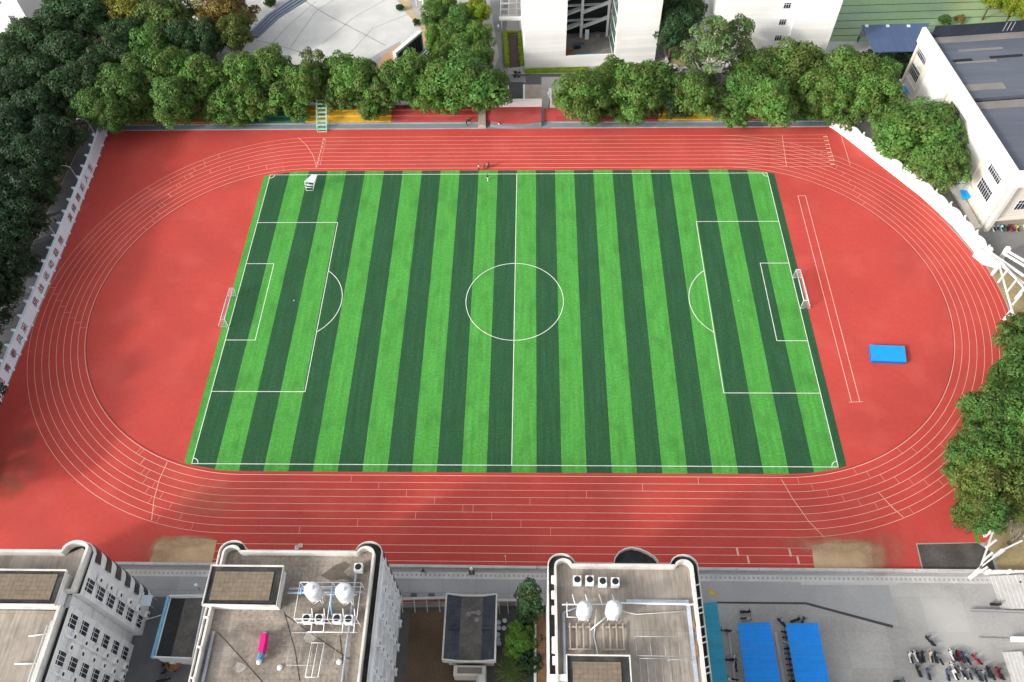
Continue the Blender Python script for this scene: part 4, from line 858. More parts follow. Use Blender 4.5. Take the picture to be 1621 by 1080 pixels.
# white pergola that curls round the right bend
t = thing('pergola', 'white curved pergola half hidden by the trees beyond the right bend', 'pergola', (92, -20, 0)); PZ = 3.0
def rail(pts, w_=.3, h_=.35):
    W = [A(u, v, PZ) for u, v in pts]; m = MB()
    for i in range(len(W)-1): m.beam(W[i], W[i+1], w_, h_)
    m.build('rail', M_white, t); return W
inner = [(1582, 419), (1590, 450), (1602, 491), (1618, 545), (1626, 610), (1625, 680), (1614, 745), (1597, 795), (1573, 837), (1562, 870), (1550, 904)]
outer = [(1586, 416), (1602, 434), (1621, 457), (1655, 505), (1680, 600), (1680, 700), (1650, 790), (1618, 856), (1589, 870), (1543, 905)]
Wi = rail(inner, .22, .25); Wo = rail(outer, .22, .25)
for a, b in (((1580, 447), (1596, 426)), ((1595, 461), (1609, 443)), ((1603, 482), (1617, 466)), ((1573, 843), (1606, 822)), ((1561, 867), (1577, 855)), ((1556, 888), (1571, 875)), ((1552, 905), (1563, 898)), ((1612, 520), (1640, 498)), ((1622, 590), (1670, 580)), ((1624, 690), (1676, 690))):
    m = MB(); m.beam(A(*a, PZ+.3), A(*b, PZ+.3), .32, .25); m.build('cross_beam', M_white, t)
for W in (Wi, Wo):
    for q in W[::2]: m = MB(); m.box(q.x-.2, q.x+.2, q.y-.2, q.y+.2, 0, PZ-.15); m.build('post', M_white, t)
for a, b in (((1565, 398), (1621, 437)), ((1567, 405), (1621, 450)), ((1594, 397), (1640, 424)), ((1590, 402), (1640, 432))):
    m = MB(); m.beam(A(*a, 2.6), A(*b, 2.6), .4, .3); m.build('rail', M_white, t)
for u, v in ((1566, 397), (1594, 396)): q = A(u, v, 2.6); m = MB(); m.box(q.x-.35, q.x+.35, q.y-.35, q.y+.35, 0, 3.3); m.build('post', M_white, t)
m = MB(); m.strip_wall([A2(1540, 405), A2(1556, 418), A2(1580, 425)], .4, 0, 2.4); m.build('end_wall', M_white, t)

# ------------------------------------------------------------------ large buildings beyond
def rotbox(m, o, dx, dy, a0, a1, b0, b1, z0, z1, mi=0):
    P = [(o[0]+dx[0]*a+dy[0]*b, o[1]+dx[1]*a+dy[1]*b) for a, b in ((a0, b0), (a1, b0), (a1, b1), (a0, b1))]; return m.prism(P, z0, z1, mi)
t = thing('sports_hall', 'white sports hall with a blue grey sheet roof at the upper right', 'hall', (100, 40, 0))
SW = Vector((92.4, 18.1)); NW = Vector((88.0, 62.6)); dn = (NW-SW).normalized(); de = Vector((dn.y, -dn.x)); LN = (NW-SW).length
HB = 15.0
m = MB(); rotbox(m, SW, de, dn, 0, 75, 0, LN, 0, 11.6); m.build('wall', M_cream, t)
m = MB(); rotbox(m, SW, de, dn, -.75, 0, -.75, LN+.3, 11.6, HB); rotbox(m, SW, de, dn, 0, 76, -.75, .35, 11.62, HB-.02); m.build('parapet', M_white, t)
m = MB(); rotbox(m, SW, de, dn, .02, 75, .37, 21.5, 11.6, HB-1.5); rotbox(m, SW, de, dn, .02, 75, 22.3, LN, 11.6, HB-1.1); m.build('roof', M_hallroof, t)
m = MB(); rotbox(m, SW, de, dn, .03, 75, 21.5, 22.28, 11.6, HB-1.95); m.build('roof_gap', M_dark, t)
m = MB(); rotbox(m, SW, de, dn, .05, 75, 19.2, 21.4, HB-1.5, HB-1.4); rotbox(m, SW, de, dn, .05, 75, LN-4.2, LN-2.2, HB-1.1, HB-1.0); rotbox(m, SW, de, dn, 4.5, 14, LN-7.5, LN-6.9, HB-1.1, HB-1.0); rotbox(m, SW, de, dn, 2.5, 11, LN-11.5, LN-10.9, HB-1.1, HB-1.0); rotbox(m, SW, de, dn, .2, 9, 24.5, 26.5, HB-1.1, HB-1.03); m.build('weathered_panel', M_brownroof, t)
m = MB()
for a, b, L_ in ((2, 34, 4), (10, 34.3, 7), (22, 34.5, 6), (24, 28, 5)): rotbox(m, SW, de, dn, a, a+L_, b, b+.7, HB-1.1, HB-.99)
m.build('skylight', M_dark, t)
m = MB(); rotbox(m, SW, de, dn, .5, 75, LN-2.1, LN-1.9, HB-1.1, HB+1.6); m.build('roof_screen', M_navy, t)
for k in range(6):
    m = MB(); rotbox(m, SW, de, dn, 16+k*.9+(6 if k > 2 else 0), 16.15+k*.9+(6 if k > 2 else 0), LN-2.15, LN-2.1, HB-.6, HB+1.5); m.build('screen_stay', M_greym, t)
for b in (.0, 9.4, 18.8, 28.2, 37.6, LN-.7):
    m = MB(); rotbox(m, SW, de, dn, -.42, 0, b, b+.75, 0, 11.6); m.build('pilaster', M_cream, t)
m = MB(); rotbox(m, SW, de, dn, -2.0, -.42, -.2, LN, 0, .5); rotbox(m, SW, de, dn, -.3, 0, 0, LN, 3.1, 3.4); m.build('plinth', M_cream, t)
for b in (10.2, 29.0): m = MB(); rotbox(m, SW, de, dn, -.5, 0, b, b+8.4, .5, 11.5); m.build('blind_panel', M_white, t)
rzW = math.atan2(-de.y, -de.x)
for b in (5.0, 23.9, 42.0):
    for kind, z in (('hall', 4.4), ('hallsm', 9.0)):
        q = SW-de*.03+dn*b; window(kind, t, (q.x, q.y, z), rzW)
rzS = math.atan2(-dn.y, -dn.x)
for a in (6, 12.5, 19, 25.5, 32):
    for kind, z in (('hall', 4.8), ('hallsm', 9.2)):
        q = SW+de*a-dn*.03; window(kind, t, (q.x, q.y, z), rzS)
m = MB(); rotbox(m, SW, de, dn, 1.0, 40, -.06, .0, .3, 2.9); m.build('arcade_opening', mat('tan_inside', (.3, .25, .2), .9, .2, .3), t)
for a in (.1, 8.2, 16, 24): m = MB(); rotbox(m, SW, de, dn, a, a+.8, -.9, -.07, 0, 11.6 if a < 1 else 3.2); m.build('pillar', M_cream, t)
m = MB(); rotbox(m, SW, de, dn, .9, 40, -.9, -.07, 2.9, 3.25); m.build('ledge', M_cream, t)
for (u, v), lb in (((1527, 299), 'blue and white awning sheet against the lower end of the sports hall'), ((1436, 135), 'blue tarpaulin heap at the far end of the sports hall')):
    p = A(u, v, 1.5); t2 = thing('tarpaulin', lb, 'tarpaulin', (p.x, p.y, 0)); m = MB(); L_ = 2.6
    vs = []; fs = []
    for i in range(7):
        for j in range(5): vs.append((p.x-.9+1.8*j/4+rnd.uniform(-.15, .15), p.y-L_+2*L_*i/6, 1.2+.5*j/4+rnd.uniform(-.18, .18)))
    for i in range(6):
        for j in range(4): fs.append((i*5+j, i*5+j+1, i*5+j+6, i*5+j+5))
    m.add(vs[:20], [f for f in fs if max(f) < 20], 0); m.build('blue_sheet', M_mat, t2); m = MB(); m.add(vs[15:], [tuple(i-15 for i in f) for f in fs if min(f) >= 15], 0); m.build('white_sheet', M_ltblue, t2)
    m = MB()
    for dy in (-2.2, 2.2): m.tube([(p.x-.7, p.y+dy, 0), (p.x-.7, p.y+dy, 1.25)], .05, 6)
    m.build('prop', M_greym, t2)
# white block with an open stairwell, top centre
t = thing('white_building', 'white building with a deep open stairwell in its front at the top centre', 'building', (17, 78, 0))
O = Vector((1.5, 69.8)); dx = Vector((30.8, 2.0)).normalized(); dy = Vector((-dx.y, dx.x)); BW = 30.9; BH = 25
xo0, xo1 = 9.6, 21.2
m = MB(); rotbox(m, O, dx, dy, 0, xo0, 0, 16, 0, BH); rotbox(m, O, dx, dy, xo1, BW, 0, 16, 0, BH); rotbox(m, O, dx, dy, xo0, xo1, 0, .4, 0, 3.0); rotbox(m, O, dx, dy, xo0, xo1, 15, 16, 0, BH); m.build('wall', M_block, t); OB, DXB, DYB = O, dx, dy
m = MB(); rotbox(m, O, dx, dy, xo0, xo1, .4, 15, 0, 1.0); m.build('court_floor', mat('dark_court', (.2, .185, .17), .9, .2, .4, .1, 3), t)
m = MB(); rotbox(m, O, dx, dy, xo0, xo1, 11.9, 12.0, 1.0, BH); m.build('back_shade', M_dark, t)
for k in range(5):
    z = 4.2+3.9*k; m = MB(); q = [O+dx*a+dy*b for a, b in ((xo0, 11.2), (xo0+5.2, 11.2))]; 
    m.beam((*q[0], z-1.6), (*q[1], z+.3), 1.4, .35); q2 = [O+dx*a+dy*10.6 for a in (xo0+5.0, xo1)]; m.beam((*q2[0], z-.6), (*q2[1], z+1.9), .5, .7); m.build('stair_flight', M_facade, t)
    m = MB(); rotbox(m, O, dx, dy, xo0+.1, xo1-.1, 11.2, 11.85, z+.6, z+.8); m.build('landing', M_facade, t)
m = MB(); rotbox(m, O, dx, dy, xo0+4.4, xo0+5.0, 10.0, 10.5, 1, BH); m.build('column', M_white, t)
m = MB(); rotbox(m, O, dx, dy, xo1-.8, xo1-.3, 10.0, 10.5, 1, BH); m.build('column', M_white, t)
m = MB(); rotbox(m, O, dx, dy, xo0+5.6, xo0+6.5, 9.2, 9.4, 1, 3.6); m.build('notice_board', M_whitem, t)
for k in range(6): m = MB(); rotbox(m, O, dx, dy, xo1-.1, xo1-.0, 1.2, 9.6, 1.6+3.6*k, 4.6+3.6*k); m.build('side_window', M_grglass, t)
m = MB(); 
for k in range(6): rotbox(m, O, dx, dy, xo1-.16, xo1-.02, 1, 9.8, 1.2+3.6*k, 1.5+3.6*k)
m.build('window_band', M_white, t)
m = MB(); q = A(900, 62, 1.0); rotbox(m, O, dx, dy, xo0+2.6, xo0+8.5, .5, .62, 1.0, 3.05); m.build('blue_banner', mat('cyan_banner', (.06, .3, .42), .6), t)
for du, dv, c in ((898, 60, M_rust), (907, 62, M_navy), (915, 57, M_bluecl), (945, 50, M_brownroof), (952, 49, M_skyblue)):
    pass
p = A(818, 117); 
# white buildings top right and top left
t = thing('white_building', 'white office block with one column of small windows at the upper right', 'building', (62, 78, 0))
m = MB(); m.box(46, 61.9, 70.6, 90, 0, 25); m.build('wall', M_block, t)
m = MB(); m.box(61.9, 71.2, 69.9, 90, 0, 25); m.build('front_wing', M_block, t)
for k in range(6): window('small', t, (59.6, 70.58, 2.6+4.6*k*.88), -PI/2)
t = thing('white_building', 'white building with two small windows behind the dark wood, upper left corner', 'building', (-132, 92, 0))
q = A(50, 53, 0); m = MB(); m.box(-165, q.x+1, q.y, q.y+16, 0, 22); m.build('wall', M_white, t)
for u, v in ((27, 42), (14, 19), (41, 66)): p = A(u, v, 4) if v > 30 else A(u, v, 8); 
for x, z in ((-126.5, 3.6), (-127.8, 8.2), (-133, 3.6), (-133, 8.2)): window('small', t, (x, q.y-.02, z), -PI/2)
m = MB(); m.box(-165, q.x+1.2, q.y-.5, q.y-.02, 0, .6); m.build('plinth', M_pale, t)
t = thing('blue_roofed_shed', 'low open shed with a flat dull blue roof beside the green court', 'shed', (89, 75, 0)); P = [A2(1364, 40, 4), A2(1471, 37, 4), A2(1457, 81, 4), A2(1383, 83, 4)]
m = MB(); m.prism(P, 3.85, 4.05); m.build('roof', M_blueroof, t)
for x, y in P: m = MB(); x += (89-x)*.04; y += (75-y)*.04; m.tube([(x, y, 0), (x, y, 3.86)], .12, 6); m.build('post', M_greym, t)
m = MB(); m.strip_wall([A2(1367, 41, 4), A2(1471, 37, 4)], .1, 1.0, 3.85); m.build('back_wall', M_greym, t)
m = MB()
for u in (1372, 1405, 1438): p = A(u, 41.5, 4.1); m.box(p.x-.35, p.x+.35, p.y-.35, p.y+.35, 4.04, 4.3)
m.build('roof_vent', M_whitem, t)
# stage screen on the plaza
t = thing('screen_wall', 'slanted dark screen wall with a pale top edge beside the plaza', 'screen', (-29, 77, 0)); a = A(624, 83, 5.2); b = A(665, 49, 5.2); n_ = Vector((b.y-a.y, a.x-b.x, 0)).normalized()
m = MB(); m.strip_wall([(a.x, a.y), (b.x, b.y)], 1.0, 0, 5.2); m.build('frame', M_white, t)
m = MB(); o_ = n_*.56; m.strip_wall([(a.x+o_.x+.4, a.y+o_.y+.4), (b.x+o_.x-.3, b.y+o_.y-.3)], .1, .4, 4.7); m.build('screen_face', M_navy, t)
m = MB()
for k in range(1, 9): q = a.lerp(b, k/9)+n_*.63; m.box(q.x-.06, q.x+.06, q.y-.06, q.y+.06, .5, 4.6)
m.build('screen_rib', M_greyroof, t)
m = MB(); q0 = a.lerp(b, .55)+n_*3.5; q1 = b+n_*3.2; m.prism([(q0.x-1, q0.y-2.2), (q1.x-1, q1.y-1.8), (q1.x+1, q1.y+1.2), (q0.x+1, q0.y)], 0, 2.2, 0); m.build('control_hut', M_greyroof, t)
m = MB(); m.strip_wall([(q0.x-1, q0.y-2.2), (q1.x-1, q1.y-1.8), (q1.x+1, q1.y+1.2), (q0.x+1, q0.y), (q0.x-1, q0.y-2.1)], .2, 2.2, 2.6); m.build('hut_rim', M_pipe, t)
# pergola, hedges and planter by the white building
t = thing('concrete_pergola', 'grey concrete pergola with square cells left of the white stairwell building', 'pergola', (-2, 96, 0)); zP = 3.4
p0, p1 = A(792, 24, zP), A(830, 26, zP); m = MB()
for k in range(5): y = p0.y+2.6*k; m.box(p0.x-.2, p1.x, y-.15, y+.15, zP-.3, zP)
for k in range(4): x = p0.x+(p1.x-p0.x)*k/3; m.box(x-.13, x+.13, p0.y-.05, p0.y+11, zP-.33, zP-.02)
m.build('beam_grid', M_pale, t); m = MB(); m.box(p0.x-.3, p1.x, p0.y-1.6, p0.y-.7, zP-.5, zP+.1); m.build('white_beam', M_white, t)
for x in (p0.x+.3, p1.x-1): 
    for y in (p0.y-1.1, p0.y+9): m = MB(); m.box(x-.15, x+.15, y-.15, y+.15, 0, zP-.5); m.build('post', M_pale, t)

# ------------------------------------------------------------------ trees, hedges and palms
def leaves_mesh(name, lobes, per, size, seed, flat=.35, m=L_leaf, up=.25):
    """many leaf-sized quads spread over the skins of many small lobes (cx, cy, cz, r)"""
    g_ = np.random.default_rng(seed); V = []; att = []
    for (cx, cy, cz, r) in lobes:
        n = max(12, int(per*(r**1.6))); d = g_.normal(size=(n, 3)); d[:, 2] = np.abs(d[:, 2])*1.0-.35*np.abs(g_.normal(size=n)); d /= np.linalg.norm(d, axis=1)[:, None]
        rad = r*(.72+.38*g_.random(n)**.7); c = np.array([cx, cy, cz])+d*rad[:, None]*np.array([1, 1, .85])
        nrm = d+g_.normal(size=(n, 3))*flat+np.array([0, 0, up]); nrm /= np.linalg.norm(nrm, axis=1)[:, None]
        t = np.cross(nrm, g_.normal(size=(n, 3))); t /= np.linalg.norm(t, axis=1)[:, None]; b = np.cross(nrm, t)
        s = size*(.65+.7*g_.random(n))[:, None]; t = t*s; b = b*s*.62
        V.append(np.stack([c-t, c-b*.9, c+t, c+b*.9], 1).reshape(-1, 3)); att.append(np.full(n, g_.random()))
    V = np.concatenate(V); att = np.concatenate(att); nf = len(V)//4
    me = bpy.data.meshes.new(name); me.vertices.add(len(V)); me.vertices.foreach_set('co', V.astype(np.float32).ravel())
    me.loops.add(len(V)); me.loops.foreach_set('vertex_index', np.arange(len(V), dtype=np.int32)); me.polygons.add(nf)
    me.polygons.foreach_set('loop_start', np.arange(0, len(V), 4, dtype=np.int32))
    a = me.attributes.new('lobe', 'FLOAT', 'FACE'); a.data.foreach_set('value', att.astype(np.float32))
    me.materials.append(m); me.update(calc_edges=True); return me
def round_lobes(seed, R_=6., zc=8.2, rz=4.6, n=60, rmin=.9, rmax=1.75, irr=.22, gap=0.):
    q = random.Random(seed); L_ = []; ph = [q.uniform(0, 2*PI) for _ in range(4)]
    for i in range(n):
        zz = 1-1.72*(i+.5)/n; a = i*2.39996+q.uniform(-.4, .4); h = math.sqrt(max(0, 1-zz*zz))
        k = 1+irr*(math.sin(2*a+ph[0])*.5+math.sin(3*a+ph[1])*.5)+q.uniform(-irr, irr*.6)
        if q.random() < gap: continue
        L_.append((R_*.82*k*h*math.cos(a), R_*.82*k*h*math.sin(a), zc+rz*.84*zz*(1+q.uniform(-.12, .1)), q.uniform(rmin, rmax)))
    for i in range(n//4):
        a = q.uniform(0, 2*PI); f = q.uniform(.1, .55); L_.append((R_*f*math.cos(a), R_*f*math.sin(a), zc+rz*q.uniform(-.4, .45), q.uniform(rmin, rmax)*1.15))
    return L_
def trunk_mesh(name, seed, h, r, spread, limbs=6, m=M_bark, top=1.0):
    q = random.Random(seed); b = MB(); b.tube([(0, 0, 0), (q.uniform(-.2, .2), q.uniform(-.2, .2), h*.45), (q.uniform(-.4, .4), q.uniform(-.4, .4), h*top)], [r*1.25, r*.85, r*.3], 8)
    for i in range(limbs):
        a = 2*PI*i/limbs+q.uniform(-.4, .4); z = h*q.uniform(.35, .62); e = spread*q.uniform(.55, .95)
        b.tube([(0, 0, z), (e*.45*math.cos(a), e*.45*math.sin(a), z+h*.16), (e*math.cos(a), e*math.sin(a), z+h*q.uniform(.25, .42))], [r*.55, r*.36, r*.1], 6)
    return b.data(name, m)
PROTO = {}
for k in range(6): PROTO['camphor%d' % k] = (leaves_mesh('camphor_crown', round_lobes(20+k, n=78+4*k, rmin=.7, rmax=2.0, irr=.26+.04*k, gap=.06), 92, .285, 40+k), trunk_mesh('camphor_trunk', k, 8, .32, 4.2))
for k in range(2): PROTO['open%d' % k] = (leaves_mesh('open_crown', round_lobes(70+k, n=46, rmin=.6, rmax=1.4, irr=.45, gap=.22, rz=5), 90, .25, 60+k), trunk_mesh('open_trunk', 30+k, 9.5, .3, 5, 9, M_palebark, 1.25))
def tall_lobes(seed):
    q = random.Random(seed); L_ = []
    for i in range(64):
        z = 4.5+15*(i/64)**.9; w_ = 4.6*math.sin(PI*min(1, (z-2.5)/17.5))**.7; a = q.uniform(0, 2*PI); f = math.sqrt(q.random())
        L_.append((w_*f*math.cos(a), w_*f*math.sin(a), z, q.uniform(.75, 1.5)))
    return L_
PROTO['tall0'] = (leaves_mesh('poplar_crown', tall_lobes(5), 80, .27, 81), trunk_mesh('poplar_trunk', 44, 15, .34, 4.2, 12, M_palebark, 1.25))
PROTO['cypress0'] = (leaves_mesh('cypress_crown', [(rnd.uniform(-.4, .4)+1.15*math.sin(PI*min(1, .12+i/38))**.8*math.cos(i*2.4), rnd.uniform(-.3, .3)+1.15*math.sin(PI*min(1, .12+i/38))**.8*math.sin(i*2.4), .8+9.5*i/34, .8) for i in range(34)], 150, .2, 82), trunk_mesh('cypress_trunk', 45, 8, .2, .8, 5))
PROTO['bush0'] = (leaves_mesh('bush_crown', round_lobes(91, R_=1.9, zc=1.6, rz=1.5, n=26, rmin=.5, rmax=.8), 120, .2, 83), trunk_mesh('bush_trunk', 46, 1.6, .12, 1.2, 5))
PROTO['bush1'] = (leaves_mesh('bush_crown', round_lobes(92, R_=1.9, zc=1.6, rz=1.5, n=30, rmin=.45, rmax=.8, irr=.35), 120, .2, 84), trunk_mesh('bush_trunk', 47, 1.6, .12, 1.2, 5))
def palm_mesh():
    V = MB(); q = random.Random(3)
    for i in range(26):
        a = 2.39996*i; el = q.uniform(.1, .9); L_ = q.uniform(2.0, 2.9); P = [Vector((L_*f*math.cos(a)*c_(el*(1-f*.6)), L_*f*math.sin(a)*c_(el*(1-f*.6)), 4.2+L_*f*s_(el)-1.6*f*f)) for f in (0, .25, .5, .75, 1)]
        side = Vector((-math.sin(a), math.cos(a), 0))
        for j in range(4):
            for s in (-1, 1):
                for t in range(3): p = P[j].lerp(P[j+1], t/3); w_ = .55*(1-j/5); V.add([p, p+side*s*w_+Vector((.12*math.cos(a), .12*math.sin(a), -.18)), p+side*s*w_*.8+Vector((.26*math.cos(a), .26*math.sin(a), -.2)), p+Vector((.14*math.cos(a), .14*math.sin(a), 0))], [(0, 1, 2, 3)])
    return V.data('palm_fronds', L_leaf)
PROTO['palm0'] = (palm_mesh(), trunk_mesh('palm_trunk', 48, 4.2, .2, .2, 2))
def bare_mesh():
    b = MB(); q = random.Random(9)
    def grow(p, d, L_, r, lv):
        e = p+d*L_; mid = p.lerp(e, .5)+Vector((q.uniform(-.1, .1), q.uniform(-.1, .1), 0))*L_; b.tube([p, mid, e], [r, r*.8, r*.55], 5 if lv < 2 else 4, caps=False)
        if lv < 5:
            for _ in range(3 if lv < 4 else 4): grow(p.lerp(e, q.uniform(.6, 1)), (d+Vector((q.uniform(-1, 1), q.uniform(-1, 1), q.uniform(-.35, .7)))*.75).normalized(), L_*q.uniform(.6, .8), r*.55, lv+1)
    grow(Vector((0, 0, 0)), Vector((0, 0, 1)), 2.6, .22, 0); return b.data('bare_branches', L_twig)
PROTO['bare0'] = (bare_mesh(), trunk_mesh('bare_trunk', 49, 3, .24, .6, 3))
TONE = {'g': (.104, .205, .040), 'l': (.122, .228, .038), 'm': (.086, .175, .038), 'd': (.030, .066, .026), 'e': (.040, .088, .030), 'y': (.185, .19, .028), 'o': (.112, .158, .034), 'a': (.215, .165, .038), 't': (.125, .19, .065), 'v': (.22, .29, .022)}
BASER = {'camphor': 6., 'open': 6., 'tall': 4.8, 'cypress': 1.5, 'bush': 2.1, 'palm': 2.6, 'bare': 4.}
CEN = {'camphor': 8.4, 'open': 8.6, 'tall': 11.5, 'cypress': 5.2, 'bush': 1.7, 'palm': 4.4, 'bare': 4.}
TREEN = [0]
def tree(kind, u, v, rad, tone, label, group=None, name=None, zs=None, jit=.12, foot=None):
    """crown centre seen at pixel (u, v), crown radius in metres; the foot may stand to one side (foot = a function of the point) and then the trunk leans"""
    i = TREEN[0]; TREEN[0] += 1; q = random.Random(100+i); s = rad/BASER[kind]; sz = zs or (.72+.28*s if kind in ('camphor', 'open') else s)
    n = len([k for k in PROTO if k.startswith(kind)]); crown, trunk = PROTO['%s%d' % (kind, i % n)]; p = A(u, v, CEN[kind]*sz)
    nm = name or {'camphor': 'broadleaf_tree', 'low': 'broadleaf_tree', 'open': 'open_tree', 'tall': 'poplar_tree', 'cypress': 'cypress_tree', 'bush': 'round_bush', 'palm': 'palm_tree', 'bare': 'bare_tree'}[kind]
    fx, fy = foot(p) if foot else (p.x, p.y); ox, oy = p.x-fx, p.y-fy
    t = thing(nm, label, 'bush' if kind == 'bush' else 'tree', (fx, fy, 0), 0, group); t.scale = (s, s, sz)
    c = bpy.data.objects.new('crown', crown); COL.objects.link(c); c.parent = t; c.location = (ox/s, oy/s, 0); c.rotation_euler = (0, 0, q.uniform(0, 2*PI)); f = TONE[tone]; k = 1+q.uniform(-jit, jit); c.color = (f[0]*k*(1+q.uniform(-.08, .08)), f[1]*k, f[2]*k, 1)
    b = bpy.data.objects.new('trunk', trunk); COL.objects.link(b); b.parent = t
    lean = min(.6, math.atan2(math.hypot(ox, oy)/s, CEN[kind]))
    if lean > .02: b.rotation_euler = Matrix.Rotation(lean, 3, Vector((-oy, ox, 0)).normalized()).to_euler()
    else: b.rotation_euler = (0, 0, q.uniform(0, 2*PI))
    return t
def stand_foot(p): return (p.x, max(p.y, 56.9))
def bend_foot(p):
    d = Vector((p.x-HS, p.y)); L_ = max(d.length, 48.6); d.normalize(); return (HS+d.x*L_, d.y*L_)
def wood_foot(p): return (min(p.x, -98.4), p.y)
for k in range(3): PROTO['low%d' % k] = (leaves_mesh('low_crown', round_lobes(120+k, R_=3.2, zc=3.6, rz=3.1, n=40, rmin=.6, rmax=1.25, irr=.32), 100, .26, 140+k), trunk_mesh('low_trunk', 150+k, 4, .16, 2.2))
BASER['low'] = 3.2; CEN['low'] = 3.6
row1 = [(182, 135, 5.0, 'm'), (222, 118, 5.2, 'm'), (218, 168, 4.2, 'm'), (262, 112, 5.2, 'g'), (278, 158, 5.0, 'm'), (325, 125, 5.4, 'g'), (360, 165, 4.2, 'g'), (385, 118, 5.2, 'g'), (430, 110, 5.0, 'g'), (452, 158, 4.2, 'g'), (405, 165, 4.0, 'g'),
        (505, 108, 5.2, 't'), (520, 152, 3.4, 'o'), (568, 128, 5.0, 'g'), (588, 172, 3.0, 'g'), (622, 132, 4.4, 'g'), (655, 118, 5.0, 'g'), (690, 135, 4.6, 'l'), (738, 130, 8.0, 'g'), (778, 140, 3.6, 'g'), (300, 172, 3.2, 'm'), (245, 178, 3.0, 'm'), (340, 178, 3.0, 'g'), (372, 185, 2.6, 'g'), (470, 175, 2.6, 'g'), (545, 115, 4, 'g'), (200, 150, 5, 'm'), (482, 132, 4.4, 'g'), (545, 148, 4.0, 'm'), (606, 150, 4.0, 'm'), (705, 155, 4.0, 'g'), (665, 150, 3.6, 'm')]
row2 = [(922, 150, 6.0, 'g'), (968, 128, 5.0, 'g'), (935, 182, 2.6, 'g'), (1012, 140, 6.6, 'g'), (998, 178, 3.0, 'g'), (1062, 160, 4.2, 'e'), (1098, 150, 4.2, 'g'), (1132, 162, 3.8, 't'), (1164, 175, 4.0, 'g'), (1200, 118, 5.2, 'g'), (1222, 160, 5.4, 'g'),
        (1258, 105, 6.4, 'o'), (1298, 140, 5.0, 'g'), (1340, 122, 7.0, 'g'), (1380, 150, 5.4, 'g'), (1338, 172, 4.2, 'm'), (1046, 138, 4.6, 'm'), (1084, 168, 2.8, 'e'), (1182, 140, 4.8, 'm'), (1292, 168, 3.0, 'g'), (1256, 172, 3.0, 'm'), (965, 168, 2.8, 'g'), (1318, 150, 4.4, 'g'), (1395, 128, 4.0, 'm')]
for i, (u, v, r, c) in enumerate(row1):
    k = 'open' if c == 't' else 'camphor'
    k = 'low' if v > 145 and r < 4.5 else k
    tree(k, u, v, r, c, '%s broadleaf tree behind the stand left of the stage, %s in the row' % ({'t': 'loose twiggy', 'l': 'light green', 'm': 'deep green', 'o': 'olive'}.get(c, 'green'), (ORD[i] if i < 20 else 'twenty '+ORD[i-20])), 'broadleaf trees behind the stand', foot=stand_foot)
for i, (u, v, r, c) in enumerate(row2):
    tree('low' if v > 158 and r < 4.6 else 'open' if c == 't' else 'camphor', u, v, r, c, '%s broadleaf tree behind the stand right of the stage, %s in the row' % ({'t': 'loose twiggy', 'o': 'yellowish', 'e': 'dark', 'm': 'deep green'}.get(c, 'green'), (ORD[i] if i < 20 else 'twenty '+ORD[i-20])), 'broadleaf trees behind the stand', foot=stand_foot)
tree('camphor', 1462, 212, 8.6, 'g', 'huge round green tree behind the wavy white wall by the sports hall', zs=1.0)
tree('camphor', 1420, 205, 5.4, 'g', 'green tree filling the gap between the huge round tree and the stand row')
tree('camphor', 1490, 262, 4.6, 'm', 'low green tree in front of the huge round one, nearest the sports hall')
tree('tall', 1122, 88, 5.6, 't', 'tall pale green poplar with white branches between two white buildings', zs=1.02)
tree('tall', 1165, 78, 4.2, 't', 'second pale poplar, leaning on the white office block', zs=.9)
tree('camphor', 1066, 48, 4.6, 'e', 'dark tree in the shade right of the stairwell building'); tree('camphor', 1092, 18, 4.2, 'e', 'dark tree behind the poplar, at the top edge')
tree('camphor', 1052, 20, 3.6, 'd', 'small dark tree beside the stairwell building corner, at the top edge')
left = [(18, 95, 6, 'e'), (62, 62, 6.4, 'e'), (100, 30, 6.4, 'e'), (148, 22, 6.2, 'e'), (108, 88, 6.2, 'e'), (60, 125, 6.2, 'e'), (20, 150, 6, 'd'), (142, 128, 5.6, 'e'), (100, 150, 5.6, 'e'), (60, 172, 5.0, 'd'), (150, 172, 4.0, 'm'), (182, 182, 3.6, 'm'),
        (20, 210, 6.2, 'd'), (88, 214, 4.6, 'd'), (48, 245, 5.6, 'd'), (8, 268, 5.6, 'd'), (72, 260, 4.0, 'd'), (22, 305, 5.6, 'd'), (56, 302, 4.0, 'd'), (-2, 345, 5.6, 'd'), (34, 350, 4.2, 'd'), (2, 390, 5.0, 'd'), (20, 405, 3.4, 'd'), (-10, 440, 4.6, 'd'), (-4, 456, 3.4, 'd'), (-14, 300, 6, 'd'), (-20, 395, 6, 'd'), (-22, 235, 6, 'd'), (-30, 495, 3.6, 'd'), (-55, 470, 6, 'd'), (-80, 560, 6, 'd'), (-95, 640, 6, 'd'), (-110, 730, 6, 'd'), (-60, 400, 6, 'd'), (-60, 520, 5, 'd')]
for i, (u, v, r, c) in enumerate(left):
    nth = ORD[i] if i < 20 else 'twenty '+ORD[i-20] if i < 30 else 'thirty '+ORD[i-30]
    tree('camphor', u, v, r, c, '%s tree of the left wood, %s counted from the far end' % ({'e': 'dark green', 'm': 'mid green'}.get(c, 'very dark'), nth), 'trees of the dark wood on the left', foot=wood_foot)
